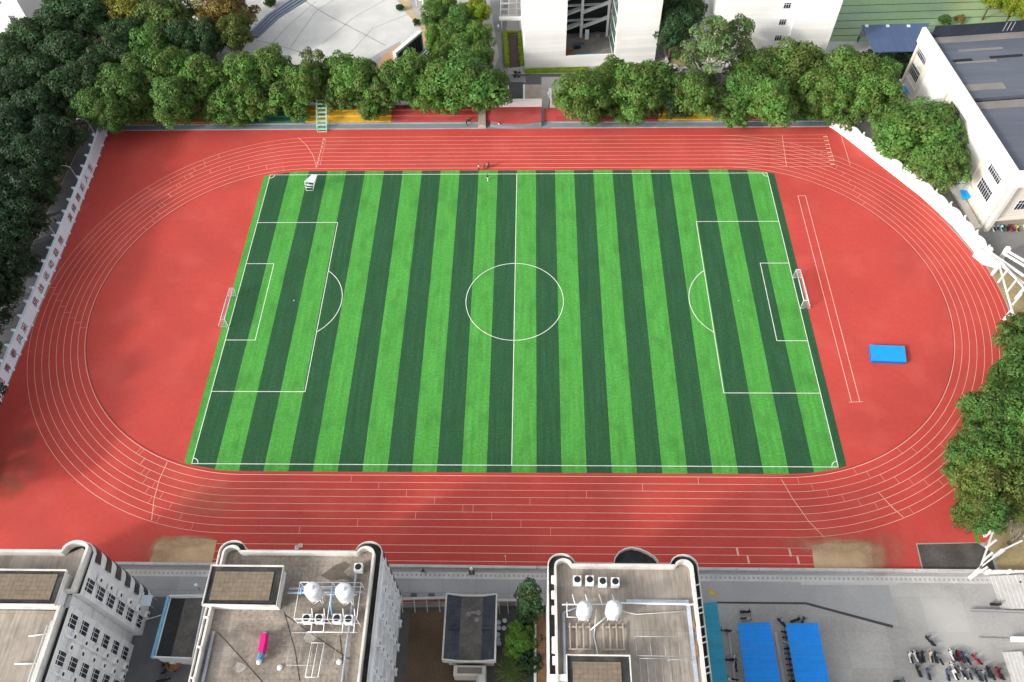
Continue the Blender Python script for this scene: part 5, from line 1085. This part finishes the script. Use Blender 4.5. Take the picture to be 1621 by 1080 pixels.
for u, v, r, c, lb in ((205, 62, 5.4, 'e', 'dark green tree below the yellowing one near the upper left'), (208, 18, 6.2, 'y', 'yellowing broadleaf tree in the upper left, left of the olive one'), (262, 28, 6.4, 'o', 'large olive brown tree in the upper left wood'), (290, 62, 4.6, 'e', 'dark tree right of the olive one, next to the lamp post'), (245, 72, 5.2, 'm', 'mid green tree in front of the olive brown one'), (354, 20, 6.2, 'a', 'orange tinged tree left of the plaza steps'), (372, 52, 4.0, 'o', 'olive tree at the foot of the plaza steps'), (330, 60, 4.0, 'e', 'small dark tree between lamp post and orange tree'), (180, 92, 5, 'e', 'dark green tree at the inner corner of the left wood')):
    tree('camphor', u, v, r, c, lb)
for i, (u, v, r, c) in enumerate(((700, 6, 3.4, 'l'), (712, 58, 4.2, 'g'), (690, 28, 3.4, 'm'), (690, 60, 2.8, 'l'), (725, 82, 3.8, 'g'), (752, 20, 3.4, 'v'), (757, 62, 3.6, 'l'), (730, 30, 3.2, 'm'), (760, 92, 3.0, 'g'), (702, 92, 3.0, 'l'))):
    tree('camphor', u, v, r, c, '%s tree in the garden between plaza and lane, %s of the clump' % ({'v': 'lime yellow', 'l': 'light green', 'm': 'deep green'}.get(c, 'green'), ORD[i]), 'garden trees between plaza and lane', zs=.75)
right = [(1632, 528, 4.6, 'm'), (1586, 592, 1.9, 'm'), (1624, 598, 4.8, 'm'), (1651, 565, 4.6, 'm'), (1616, 640, 4.4, 'm'), (1582, 652, 4.6, 'm'), (1556, 660, 2.6, 'm'), (1642, 660, 4.8, 'm'), (1614, 690, 4.6, 'g'), (1561, 705, 4.0, 'm'), (1536, 722, 3.4, 'm'), (1628, 728, 4.8, 'g'), (1581, 738, 4.2, 'g'), (1561, 775, 4.2, 'o'), (1601, 775, 4.2, 'o'), (1542, 805, 2.8, 'o'), (1626, 785, 3.4, 'o'), (1564, 815, 2.8, 'm')]
for i, (u, v, r, c) in enumerate(right):
    tree('camphor', u, v, r, c, '%s crown of the tree belt over the right bend, %s from its far end' % ({'o': 'yellowish', 'm': 'deep green'}.get(c, 'green'), ORD[i]), 'trees over the right bend', foot=bend_foot)
tree('bare', 1598, 822, 4.6, 'd', 'leafless grey tree over the white pergola in the lower right', zs=1.15); tree('bare', 1618, 845, 4.0, 'd', 'second leafless grey tree at the right edge over the pergola', zs=1.0)
tree('cypress', 838, 957, 1.55, 'e', 'tall narrow dark cypress beside the white garden wall', zs=1.5)
tree('camphor', 822, 1012, 2.3, 'l', 'yellow green bushy tree between gatehouse and cypress', zs=.45); tree('palm', 806, 1062, 2.3, 'm', 'green palm at the bottom edge below the yellow green bushy tree'); tree('bush', 838, 1050, 2.6, 'd', 'dark bush beside the green palm at the bottom edge'); tree('bush', 845, 1020, 2.2, 'd', 'dark bush at the foot of the cypress')
for u, v, r, c, lb in ((1378, 92, 2.3, 'd', 'round dark bush under the blue roofed shed, left of three'), (1408, 92, 2.3, 'd', 'round dark bush under the blue roofed shed, middle of three'), (1438, 90, 2.0, 'd', 'round dark bush under the blue roofed shed, right of three'), (1455, 62, 2.2, 'd', 'dark bush squeezed between shed and sports hall'), (1432, 112, 1.7, 'd', 'dark bush at the far end of the sports hall base'), (1072, 88, 1.3, 'm', 'clipped round green bush in the bed right of the stairwell building'), (428, 3, 1.6, 'd', 'round planter bush above the plaza steps'), (633, 12, 1.0, 'd', 'clipped square bush at the plaza rim, nearer the top edge'), (659, 35, 1.0, 'd', 'clipped square bush at the plaza rim, above the screen'), (1496, 32, 1.5, 'm', 'small bush behind the roof screen of the sports hall'), (1520, 30, 1.2, 'a', 'small reddish bush behind the roof screen of the sports hall'), (30, 430, 1.6, 'm', 'low bush at the road verge by the left wood, with pale flowers'), (22, 405, 1.2, 'v', 'small yellow green bush at the road verge')):
    tree('bush', u, v, r, c, lb)
for i, (u, v, r) in enumerate(((1578, -14, 4.0), (1612, -2, 4.0), (1632, 16, 3.0))): tree('camphor', u, v, r, 'v', 'yellow green tree at the top edge above the green court, %s from the left' % ORD[i], 'trees above the green court')
def hedge(poly_pts, h_, label, tone='v'):
    t = thing('clipped_hedge', label, 'hedge', (*A2(*poly_pts[0]), 0)); P = [A2(*p) for p in poly_pts]
    m = MB(); m.strip_wall(P, 1.0, 0, h_-.1); m.build('hedge_core', M_lime, t); L_ = []
    for i in range(len(P)-1):
        n = max(1, int(math.dist(P[i], P[i+1])/.45))
        for k in range(n+1): f = k/n; L_ += [(P[i][0]+(P[i+1][0]-P[i][0])*f-t.location.x+s, P[i][1]+(P[i+1][1]-P[i][1])*f-t.location.y, h_-.25, .42) for s in (-.35, .35)]
    c = bpy.data.objects.new('leaf_cover', leaves_mesh('hedge_leaves', L_, 130, .13, 7)); COL.objects.link(c); c.parent = t; c.color = (*TONE[tone], 1)
hedge([(803, 106), (799, 54), (823, 54), (827, 104)], .8, 'lime hedge framing the dark planting bed by the lane')
hedge([(832, 115), (930, 112)], .9, 'straight lime hedge in front of the stairwell building')
ground('planting_bed', [A2(803, 55), A2(821, 55), A2(824, 106), A2(806, 108)], mat('bed_soil', (.07, .05, .045), .95, .2, .5, .15, 3), .022)
ground('hedge_lane', [A2(832, 121), A2(900, 119), A2(905, 126), A2(832, 130)], M_darkroad, .017)
ground('bed_soil', [A2(1050, 70), A2(1085, 60), A2(1090, 105), A2(1060, 108)], M_drysoil, .016)
t = thing('bed_kerb', 'cream kerb wall round the planting bed right of the stairwell building', 'kerb', (*A2(1056, 95), 0)); m = MB(); m.strip_wall([A2(1050, 78), A2(1057, 103), A2(1069, 106), A2(1075, 112), A2(1090, 110)], .45, 0, .6); m.build('kerb_body', M_pale, t)

# ------------------------------------------------------------------ lamps and poles
def lamp(x, y, h_, ang, label, arm=1.8):
    t = thing('street_lamp', label, 'street lamp', (x, y, 0), ang)
    m = MB(); m.tube([(0, 0, 0), (0, 0, h_)], [.1, .06], 8); m.build('pole', M_greym, t, (0, 0, 0))
    m = MB(); m.tube([(0, 0, h_-.3), (-arm*.3, 0, h_+.35), (-arm*.65, 0, h_+.5), (-arm, 0, h_+.45)], [.05, .05, .045, .04], 6); m.build('arm', M_whitem, t, (0, 0, 0))
    m = MB(); m.lathe((0, 0), [(.3, 0), (.3, .12), (.1, .2)], 4); m.v = [(p[0]*1.6-.25, p[1]*1.1, p[2]+h_-.55) for p in m.v]; m.build('solar_panel', M_greyroof, t, (0, 0, 0))
    m = MB(); m.box(-arm-.6, -arm, -.16, .16, h_+.38, h_+.5); m.build('lamp_head', M_whitem, t, (0, 0, 0)); return t
for i, (u, v) in enumerate(((47, 478), (88, 385), (124, 298), (158, 226))):
    y = A(u, v, 0).y; x, _ = at_wall(y); lamp(x-.9, y, 6.0, rnd.uniform(-.25, .15), 'grey street lamp behind the slogan wall, %s from the bottom of the picture' % ORD[i])
t = thing('camera_mast', 'tall thin mast with a white box leaning over the slogan wall corner', 'mast', (-94.3, 46, 0)); m = MB(); m.tube([(-94.3, 46, 0), (-94.3, 46, 9)], [.11, .07], 8); m.build('pole', M_greym, t); m = MB(); m.box(-94.6, -94.0, 45.8, 46.2, 9, 9.4); m.build('white_box', M_whitem, t)
p = A(332, 82, 3); t = thing('plaza_lamp', 'tall white lamp mast with a cross arm in front of the orange tinged tree', 'lamp mast', (p.x, p.y, 0)); m = MB(); m.tube([(p.x, p.y, 0), (p.x, p.y, 12)], [.16, .1], 8); m.build('pole', M_whitem, t)
m = MB(); m.tube([(p.x-.3, p.y, 9.5), (p.x+2, p.y+.3, 9.6)], .08, 6); m.build('arm', M_whitem, t); m = MB(); m.box(p.x-.6, p.x+.5, p.y-.35, p.y+.35, 11.2, 11.35); m.box(p.x-.9, p.x-.3, p.y-.2, p.y+.2, 12, 12.3); m.build('lamp_head', M_greym, t)
for (u, v), lb in (((672, 25), 'white lamp post at the garden edge above the plaza screen'), ((660, 12), 'short white post at the plaza rim, top edge')):
    p = A(u, v); t = thing('garden_lamp', lb, 'lamp post', (p.x, p.y, 0)); m = MB(); m.tube([(p.x, p.y, 0), (p.x, p.y, 4.2)], .12, 8); m.build('pole', M_whitem, t); m = MB(); m.box(p.x-1, p.x+.2, p.y-.15, p.y+.15, 4.2, 4.35); m.build('lamp_head', M_whitem, t)
for i, u in enumerate((360, 552, 610, 655, 677, 700, 890, 1240)):
    x = A(u, 170).x; t = thing('white_post', 'thin white lamp post on the fence behind the stand, %s from the left' % ORD[i], 'post', (x, 56.2, 0), 0, 'white posts behind the stand'); m = MB(); m.tube([(x, 56.2, 0), (x, 56.2, 4.6)], .09, 6); m.build('pole', M_whitem, t); m = MB(); m.box(x-.2, x+.2, 56.0, 56.4, 4.6, 4.8); m.build('cap', M_whitem, t)
for (u, v), lb in (((801, 188), 'thin white floodlight arm over the stage gap'), ((1430, 128), 'white lamp on a bracket at the far corner of the sports hall'), ((747, 906), 'short white bollard lamp above the gatehouse roof'), ((316, 932), 'white bollard lamp between the two left dormitories'), ((789, 50), 'white bollard lamp on the lane beside the pergola')):
    p = A(u, v); 
    if v == 188: p = A(868, 172)
    t = thing('bollard_lamp', lb, 'lamp', (p.x, p.y, 0)); hh = 4 if v in (188, 128) else 1.3; m = MB(); m.tube([(p.x, p.y, 0), (p.x, p.y, hh)], .1, 8); m.build('pole', M_greym, t); m = MB(); m.lathe((p.x, p.y), [(.2, hh), (.26, hh+.2), (.2, hh+.55), (.05, hh+.6)], 10); m.build('lamp_head', M_whitem, t)
t = thing('corner_pole', 'thin white corner pole standing on the bottom straight of the track', 'pole', (*A2(801, 893), 0)); p = A(801, 893); m = MB(); m.tube([(p.x, p.y, 0), (p.x, p.y, 3.4)], .035, 6); m.build('shaft', M_whitem, t); m = MB(); m.lathe((p.x, p.y), [(.08, 3.4), (.1, 3.5), (.02, 3.6)], 6); m.build('tip', M_whitem, t)

# ------------------------------------------------------------------ scooters and motorcycles
def scooter_proto(name='scooter', lab='scooter'):
    t = thing(name, lab, 'scooter', (0, 0, -60)); t['tint'] = 1; Z = (0, 0, 0)
    for x in (-.62, .66):
        m = MB(); m.lathe((0, 0), [(.12, -.06), (.24, -.06), (.27, 0), (.24, .06), (.12, .06)], 14); m.v = [(p[0]+x, p[2], p[1]+.27) for p in m.v]; m.build('wheel', M_rubber, t, Z)
    m = MB(); m.prism([(-.95, -.12), (-.8, -.2), (-.2, -.2), (-.1, -.13), (-.1, .13), (-.2, .2), (-.8, .2), (-.95, .12)], .38, .74); m.prism([(-.15, -.17), (.4, -.17), (.4, .17), (-.15, .17)], .28, .36)
    m.add([(.38, -.24, .3), (.38, .24, .3), (.56, .2, .98), (.56, -.2, .98), (.5, -.2, .3), (.5, .2, .3), (.66, .14, .98), (.66, -.14, .98)], [(0, 1, 2, 3), (7, 6, 5, 4), (0, 4, 5, 1), (1, 5, 6, 2), (2, 6, 7, 3), (3, 7, 4, 0)])
    m.prism([(.45, -.1), (.9, -.08), (.95, 0), (.9, .08), (.45, .1)], .52, .6); o = m.build('body', M_paint, t, Z); o['tint'] = 1
    m = MB(); m.prism([(-.92, -.13), (-.2, -.17), (-.05, -.1), (-.05, .1), (-.2, .17), (-.92, .13)], .745, .84); m.build('seat', M_black, t, Z)
    m = MB(); m.tube([(.5, -.36, 1.02), (.58, -.15, 1.05), (.6, 0, 1.03), (.58, .15, 1.05), (.5, .36, 1.02)], .035, 6); m.build('handlebar', M_black, t, Z)
    m = MB(); m.lathe((.68, 0), [(.07, .88), (.1, .95), (.07, 1.0)], 8); m.build('headlight', M_chrome, t, Z)
    for s in (-1, 1): m = MB(); m.tube([(.56, s*.28, 1.05), (.52, s*.36, 1.2)], .015, 5); m.lathe((.52, s*.36), [(.05, 1.19), (.06, 1.23), (.03, 1.27)], 6); m.build('mirror', M_black, t, Z)
    m = MB(); m.box(-1.12, -.86, -.15, .15, .78, 1.02); m.build('top_box', M_black, t, Z)
    return t
SCO = scooter_proto(); USED = []
CN = {'w': ((.7, .7, .7), 'white'), 'k': ((.03, .03, .032), 'black'), 'r': ((.4, .02, .04), 'dark red'), 'b': ((.07, .12, .22), 'blue'), 's': ((.3, .33, .37), 'silver'), 'c': ((.6, .5, .42), 'cream'), 'g': ((.1, .13, .15), 'dark grey'), 'y': ((.5, .35, .06), 'yellow'), 'n': ((.3, .55, .6), 'pale cyan')}
def scooter(u, v, deg, c, where):
    p = A(u, v, .5); o = SCO if not USED else dup(SCO); USED.append(o); o.location = (p.x, p.y, .02); o.rotation_euler = (0, 0, R(deg)); o.scale = (.86,)*3; col, nm = CN[c]; o.color = (*col, 1)
    for ch in o.children:
        if ch.get('tint'): ch.color = (*col, 1)
    o['label'] = '%s scooter %s' % (nm, where); o['group'] = 'parked scooters'; return o
K = 241/1041
def cp(x, y): return 1380+x*K, 830+y*K
rowA = [(265, 905, 'w'), (302, 898, 'w'), (322, 905, 'k'), (350, 900, 'k'), (405, 900, 'c'), (438, 905, 'k'), (460, 918, 's'), (550, 890, 'w'), (585, 895, 'k'), (606, 905, 'r'), (636, 905, 'b'), (652, 915, 's'), (716, 920, 'r')]
for i, (x, y, c) in enumerate(rowA): u, v = cp(x, y); scooter(u, v, 92+rnd.uniform(-14, 14)+(30 if i > 11 else 0), c, 'in the upper row of the yard, %s from the left' % ORD[i])
rowB = [(320, 1000, 'k'), (388, 1020, 'b'), (520, 1025, 'b'), (560, 975, 'w'), (566, 1020, 'w'), (612, 1000, 's'), (626, 1018, 'w'), (664, 1015, 's'), (712, 1015, 'g'), (728, 1030, 'k'), (767, 1030, 's'), (800, 1005, 'k'), (822, 1020, 'g'), (865, 1012, 'r'), (880, 1020, 'k')]
for i, (x, y, c) in enumerate(rowB): u, v = cp(x, y); scooter(u, v, 95+rnd.uniform(-14, 14), c, 'in the lower row of the yard, %s from the left' % ORD[i])
for (x, y, dg, c, w_) in ((398, 795, 120, 'k', 'standing apart above the upper row of the yard'), (850, 548, 0, 'k', 'alone by the foot of the yard steps'), (1030, 375, 40, 'r', 'at the right edge beside the balustrade'), (190, 1072, 10, 'g', 'at the bottom edge left of the yard rows')): u, v = cp(x, y); scooter(u, v, dg, c, w_)
K5 = 300/1296
for (x, y, dg, c, w_) in ((350, 598, 5, 'k', 'above the left blue canopy, upper one of two'), (355, 645, 5, 'c', 'above the left blue canopy, lower one of two'), (200, 725, 170, 'g', 'beside the teal canopy, topmost'), (594, 670, 130, 'k', 'at the corner between the two blue canopies'), (690, 655, 20, 'k', 'poking out above the right blue canopy'), (738, 662, 60, 'g', 'poking out above the right blue canopy, the right one'), (235, 925, 175, 'k', 'beside the teal canopy, in the middle'), (273, 918, 90, 'w', 'between teal canopy and left blue canopy, upper one'), (276, 962, 90, 'w', 'between teal canopy and left blue canopy, lower one'), (245, 1060, 170, 'w', 'beside the teal canopy at the bottom edge')): scooter(1100+x*K5, 830+y*K5, dg, c, w_)
for i in range(12): p = A(1246+i*1.3, 1000+i*8.6, .6); o = scooter(1246+i*1.35, 1000+i*8.6, 178+rnd.uniform(-8, 8), 'kgwkgkrkgkwk'[i], 'under the left edge of the right blue canopy, %s from the top' % ORD[i])
for i, (u, v, c) in enumerate(((1573, 361, 'w'), (1579, 360, 's'), (1586, 361, 'n'), (1589, 358, 'w'), (1596, 361, 'k'), (1602, 361, 'r'), (1611, 362, 'y'))): scooter(u, v, 80+rnd.uniform(-15, 15), c, 'in front of the sports hall arcade, %s from the left' % ORD[i])
for u, v, dg, c, w_ in ((819, 114, 8, 'k', 'parked by the planting bed near the stage, upper one'), (818, 120, 5, 'k', 'parked by the planting bed near the stage, lower one'), (1065, 109, 40, 'w', 'by the bed kerb right of the stairwell building, first'), (1069, 111, 45, 'k', 'by the bed kerb right of the stairwell building, second'), (1077, 114, 80, 'w', 'by the bed kerb right of the stairwell building, third'), (1083, 113, 85, 'g', 'by the bed kerb right of the stairwell building, fourth'), (258, 1045, 110, 'k', 'below the blue edged house, upper one'), (264, 1058, 60, 'k', 'below the blue edged house, lower one'), (260, 1076, 20, 'k', 'below the blue edged house at the bottom edge')): scooter(u, v, dg, c, w_)
p = A(275, 1050, .8); t = thing('tricycle_cart', 'round orange rimmed cart with rubbish below the blue edged house', 'cart', (p.x, p.y, 0)); m = MB(); m.lathe((p.x, p.y), [(.9, .35), (1.1, .9), (1.0, .9), (.85, .5), (.05, .5)], 18); m.build('tub', M_rust, t); m = MB(); m.box(p.x-.5, p.x+.3, p.y-.1, p.y+.4, .55, 1.0); m.build('white_bag', M_tank, t)
for s in (-.9, .9): m = MB(); m.lathe((0, 0), [(.1, -.05), (.3, -.05), (.32, 0), (.3, .05), (.1, .05)], 12); m.v = [(q[0]+p.x+.1, q[2]+p.y+s, q[1]+.33) for q in m.v]; m.build('wheel', M_rubber, t)

# ------------------------------------------------------------------ people
def person(u, v, deg, shirt, trousers, label, pose='walk', shorts=False):
    p = A(u, v, 0); sit = pose == 'sit'; z0 = -.42 if sit else 0
    st = {'walk': .16, 'stand': .03, 'run': .3, 'sit': 0}[pose]
    J = [(0, 0, .95), (0, 0, 1.15), (0, 0, 1.38), (0, 0, 1.5), (.02, 0, 1.60), (.03, 0, 1.72)]; Rr = [.14, .13, .145, .055, .085, .075]; E_ = [(0, 1), (1, 2), (2, 3), (3, 4), (4, 5)]
    def chain(par, pts):
        for q, r in pts: J.append(q); Rr.append(r); E_.append((par, len(J)-1)); par = len(J)-1
    for s in (-1, 1):
        f = st*s
        if sit: chain(0, [((.02, .09*s, .92), .1), ((.42, .1*s, .93), .075), ((.46, .1*s, .5), .05), ((.5, .1*s, .44), .04), ((.62, .1*s, .43), .035)])
        else: chain(0, [((.0, .09*s, .88), .105), ((f*.7+.03, .1*s, .5), .068), ((f*1.2-.04, .1*s, .09), .045), ((f*1.2+.13, .11*s, .045), .035)])
        arm = [((-f*.0, .19*s, 1.4), .055), ((-f*.5-.03, .25*s, 1.12), .043), ((-f*1.1+.09, .24*s, .9), .033)]
        chain(2, arm); w_ = len(J)-1; hx, hy, hz = J[w_]
        J.append((hx+.03, hy, hz-.07)); Rr.append(.032); E_.append((w_, len(J)-1)); pm = len(J)-1
        for k, (fy, L_) in enumerate(((-.024, .07), (-.008, .08), (.008, .078), (.024, .062))):
            chain(pm, [((hx+.035+fy, hy, hz-.07-L_*.6), .009), ((hx+.045+fy, hy-.01*s, hz-.07-L_), .008)])
        chain(pm, [((hx+.075, hy-.01*s, hz-.07), .01), ((hx+.09, hy-.012*s, hz-.1), .009)])
    chain(4, [((.1, 0, 1.6), .02)])
    for s in (-1, 1): chain(4, [((.01, .085*s, 1.61), .016)])
    me = bpy.data.meshes.new('tmp'); me.from_pydata(J, E_, []); ob = bpy.data.objects.new('tmp', me); COL.objects.link(ob)
    sk = ob.modifiers.new('s', 'SKIN'); sk.use_smooth_shade = True
    for i, r in enumerate(Rr): me.skin_vertices[0].data[i].radius = (r, r)
    me.skin_vertices[0].data[0].use_root = True
    sb_ = ob.modifiers.new('d', 'SUBSURF'); sb_.levels = 1; sb_.render_levels = 1
    bpy.context.view_layer.update(); dg = bpy.context.evaluated_depsgraph_get(); bm_ = bpy.data.meshes.new_from_object(ob.evaluated_get(dg)); bm_.name = 'person'; bpy.data.objects.remove(ob)
    bm_.materials.clear()
    for m_ in (M_skin, cloth(shirt), cloth(trousers), M_black): bm_.materials.append(m_)
    for f in bm_.polygons:
        c = f.center; f.use_smooth = True; a = abs(c.y)
        if c.z > 1.47: k = 0
        elif a > .17 and c.z < 1.16 and not (sit and c.z < .95): k = 0
        elif c.z > (.98 if not sit else 1.0): k = 1
        elif c.z < (.085 if not sit else .47) and not (sit and a > .17): k = 3
        elif shorts and c.z < .5: k = 0
        else: k = 2
        f.material_index = k
    o = bpy.data.objects.new('person', bm_); COL.objects.link(o); o.location = (p.x, p.y, z0+.03); o.rotation_euler = (0, 0, R(deg)); tag(o, label, 'person')
    h = MB(); h.lathe((0, 0), [(.088, 1.6), (.1, 1.66), (.092, 1.73), (.06, 1.79), (.02, 1.81)], 12); h.v = [(q[0]+.005, q[1], q[2]) for q in h.v]; hh = h.build('hair', M_hair, None); hh.parent = o
    return o
CL = {}
def cloth(c):
    if c not in CL: CL[c] = mat('cloth_%d' % len(CL), c, .85, .08, 2, .06, 9)
    return CL[c]
BK, WH_, GY, NV, OL = (.02, .02, .022), (.7, .7, .7), (.4, .42, .45), (.03, .04, .08), (.1, .09, .07)
person(758, 270, 20, GY, BK, 'person in a pale grey top and dark trousers, leftmost of the group by the touchline', 'walk')
person(767, 269, 200, BK, BK, 'person all in black in the middle of the group by the touchline', 'walk')
person(771, 267, 190, GY, NV, 'person in a grey top with the group by the touchline, behind the one in black', 'stand')
person(774, 265, 210, NV, BK, 'person in a dark top at the right end of the group by the touchline', 'walk')
person(772, 286, 80, BK, WH_, 'person in a black top and white trousers walking on the pitch', 'run')
person(739, 199, 270, BK, BK, 'person in black on the walk at the foot of the red stand', 'stand'); person(742, 192, 260, OL, BK, 'person in dark clothes sitting on the lowest red step', 'sit')
person(790, 201, 200, WH_, BK, 'person in a white top sitting on the stage front step', 'sit')
person(237, 940, 190, BK, BK, 'person in black walking on the road right of the left dormitory', 'walk'); person(671, 907, 150, BK, BK, 'person in black on the pale road above the gatehouse', 'run')
person(1357, 67, 60, BK, NV, 'person in dark clothes beside the blue roofed shed', 'walk'); person(92, 355, 70, BK, BK, 'person in black on the shaded road behind the slogan wall', 'walk')
for u, v, lb in ((470, 867, 'white marker cone on the track in front of the middle dormitory, left of two'), (476, 864, 'white marker cone on the track in front of the middle dormitory, right of two')):
    p = A(u, v); t = thing('marker_cone', lb, 'cone', (p.x, p.y, 0)); m = MB(); m.box(p.x-.3, p.x+.3, p.y-.3, p.y+.3, .02, .08); m.build('foot', M_whitem, t); m = MB(); m.lathe((p.x, p.y), [(.24, .08), (.12, .55), (.05, .8)], 12); m.build('cone', M_whitem, t)

# ------------------------------------------------------------------ small things
for i, (u, v) in enumerate(((876, 918), (876, 942), (876.5, 966), (877, 1015), (877, 1028), (878, 1046))):
    p = A(u, v, H-.9); ac(p.x-.3, p.y, H-1.3, 0, where='standing in the dark left gutter of the right dormitory')
p = A(228, 950, 3.1); t = thing('door_canopy', 'pale blue door canopy at the foot of the left dormitory', 'canopy', (p.x, p.y, 0)); m = MB(); m.box(p.x-1.2, p.x+1.1, p.y-.8, p.y+.7, 3.0, 3.12); m.build('roof_sheet', M_ltblue, t)
for dx in (-1.1, 1.0):
    for dy in (-.7, .6): m = MB(); m.tube([(p.x+dx, p.y+dy, 0), (p.x+dx, p.y+dy, 3.0)], .05, 6); m.build('post', M_greym, t)
for i, (u, v) in enumerate(((789.5, 987), (799, 984), (790, 995.5), (798, 996), (788.5, 1006), (788.5, 1014), (790, 1020))):
    p = A(u, v); m = MB(); m.lathe((p.x, p.y), [(.2, .02), (.3, .3), (.34, .5), (.26, .5), (.22, .42)], 12); o = m.build('flower_pot', M_tank); tag(o, 'small white pot on the dark paving beside the gatehouse', 'pot', 'white pots beside the gatehouse')
for u, v in ((655, 943), (683, 943), (747, 907)): ground('dark_patch', [A2(u-5, v-4), A2(u+5, v-4), A2(u+5, v+4), A2(u-5, v+4)], M_darkroad, .02)
for x, y, l in ((22.9, -64.5, 1.2), (22.9, -67.5, 1.8), (15.6, -61.8, .8), (19, -72.2, 1.0), (22.5, -75, 1.6)): m = MB(); m.sheet([(x-.18, y-l/2), (x+.2, y-l/2+.1), (x+.15, y+l/2), (x-.12, y+l/2-.15)], H-1.01); m.build('rust_patch', M_rust, d3)
t = thing('roof_cables', 'thin black cables strung over the tiled roof from hut to parapet', 'cables', (-30, -66, ZR)); m = MB()
for a, b in (((-27.2, -63.8), (-18.4, -69)), ((-27.3, -63.5), (-24, -71.5)), ((-35.0, -66), (-28, -72)), ((-20, -66.2), (-18.6, -74))):
    m.tube([(a[0], a[1], ZR+.03), ((a[0]+b[0])/2+.4, (a[1]+b[1])/2-.3, ZR+.03), (b[0], b[1], ZR+.03)], .03, 5)
m.build('cable', M_black, t)
t = thing('overhead_wire', 'thin wire from the left dormitory to the blue edged house', 'wire', (-52, -60.5, 0)); m = MB(); m.tube([A(216, 986, 4.5), A(238, 979, 4.0), A(262, 972, 4.0)], .035, 5); m.build('cable', M_whitem, t)

for i, (a, b, w_, h_, m_, nm, lb) in enumerate(((1.0, 4.2, 1.0, .9, M_oranget, 'crate', 'orange crate heap in the left corner of the stairwell court'), (2.6, 5.6, 1.6, .9, M_navy, 'covered_pile', 'dark blue covered pile in the stairwell court, left of the column'), (4.2, 6.2, .9, .7, M_bluecl, 'storage_box', 'pale blue storage box in the stairwell court'), (8.2, 9.6, 1.1, 1.1, M_brownroof, 'storage_box', 'brown storage box by the rear right column of the stairwell court'))):
    q = OB+DXB*(xo0+a)+DYB*b; t = thing(nm, lb, 'crate' if nm == 'crate' else 'box' if 'box' in nm else 'pile', (q.x, q.y, 1.0)); m = MB(); rotbox(m, OB, DXB, DYB, xo0+a, xo0+a+w_, b, b+w_*.7, 1.0, 1.0+h_); m.build('body', m_, t); m = MB(); rotbox(m, OB, DXB, DYB, xo0+a-.05, xo0+a+w_+.05, b-.05, b+w_*.7+.05, 1.0+h_, 1.08+h_); m.build('lid', M_greyroof if i else M_rust, t)
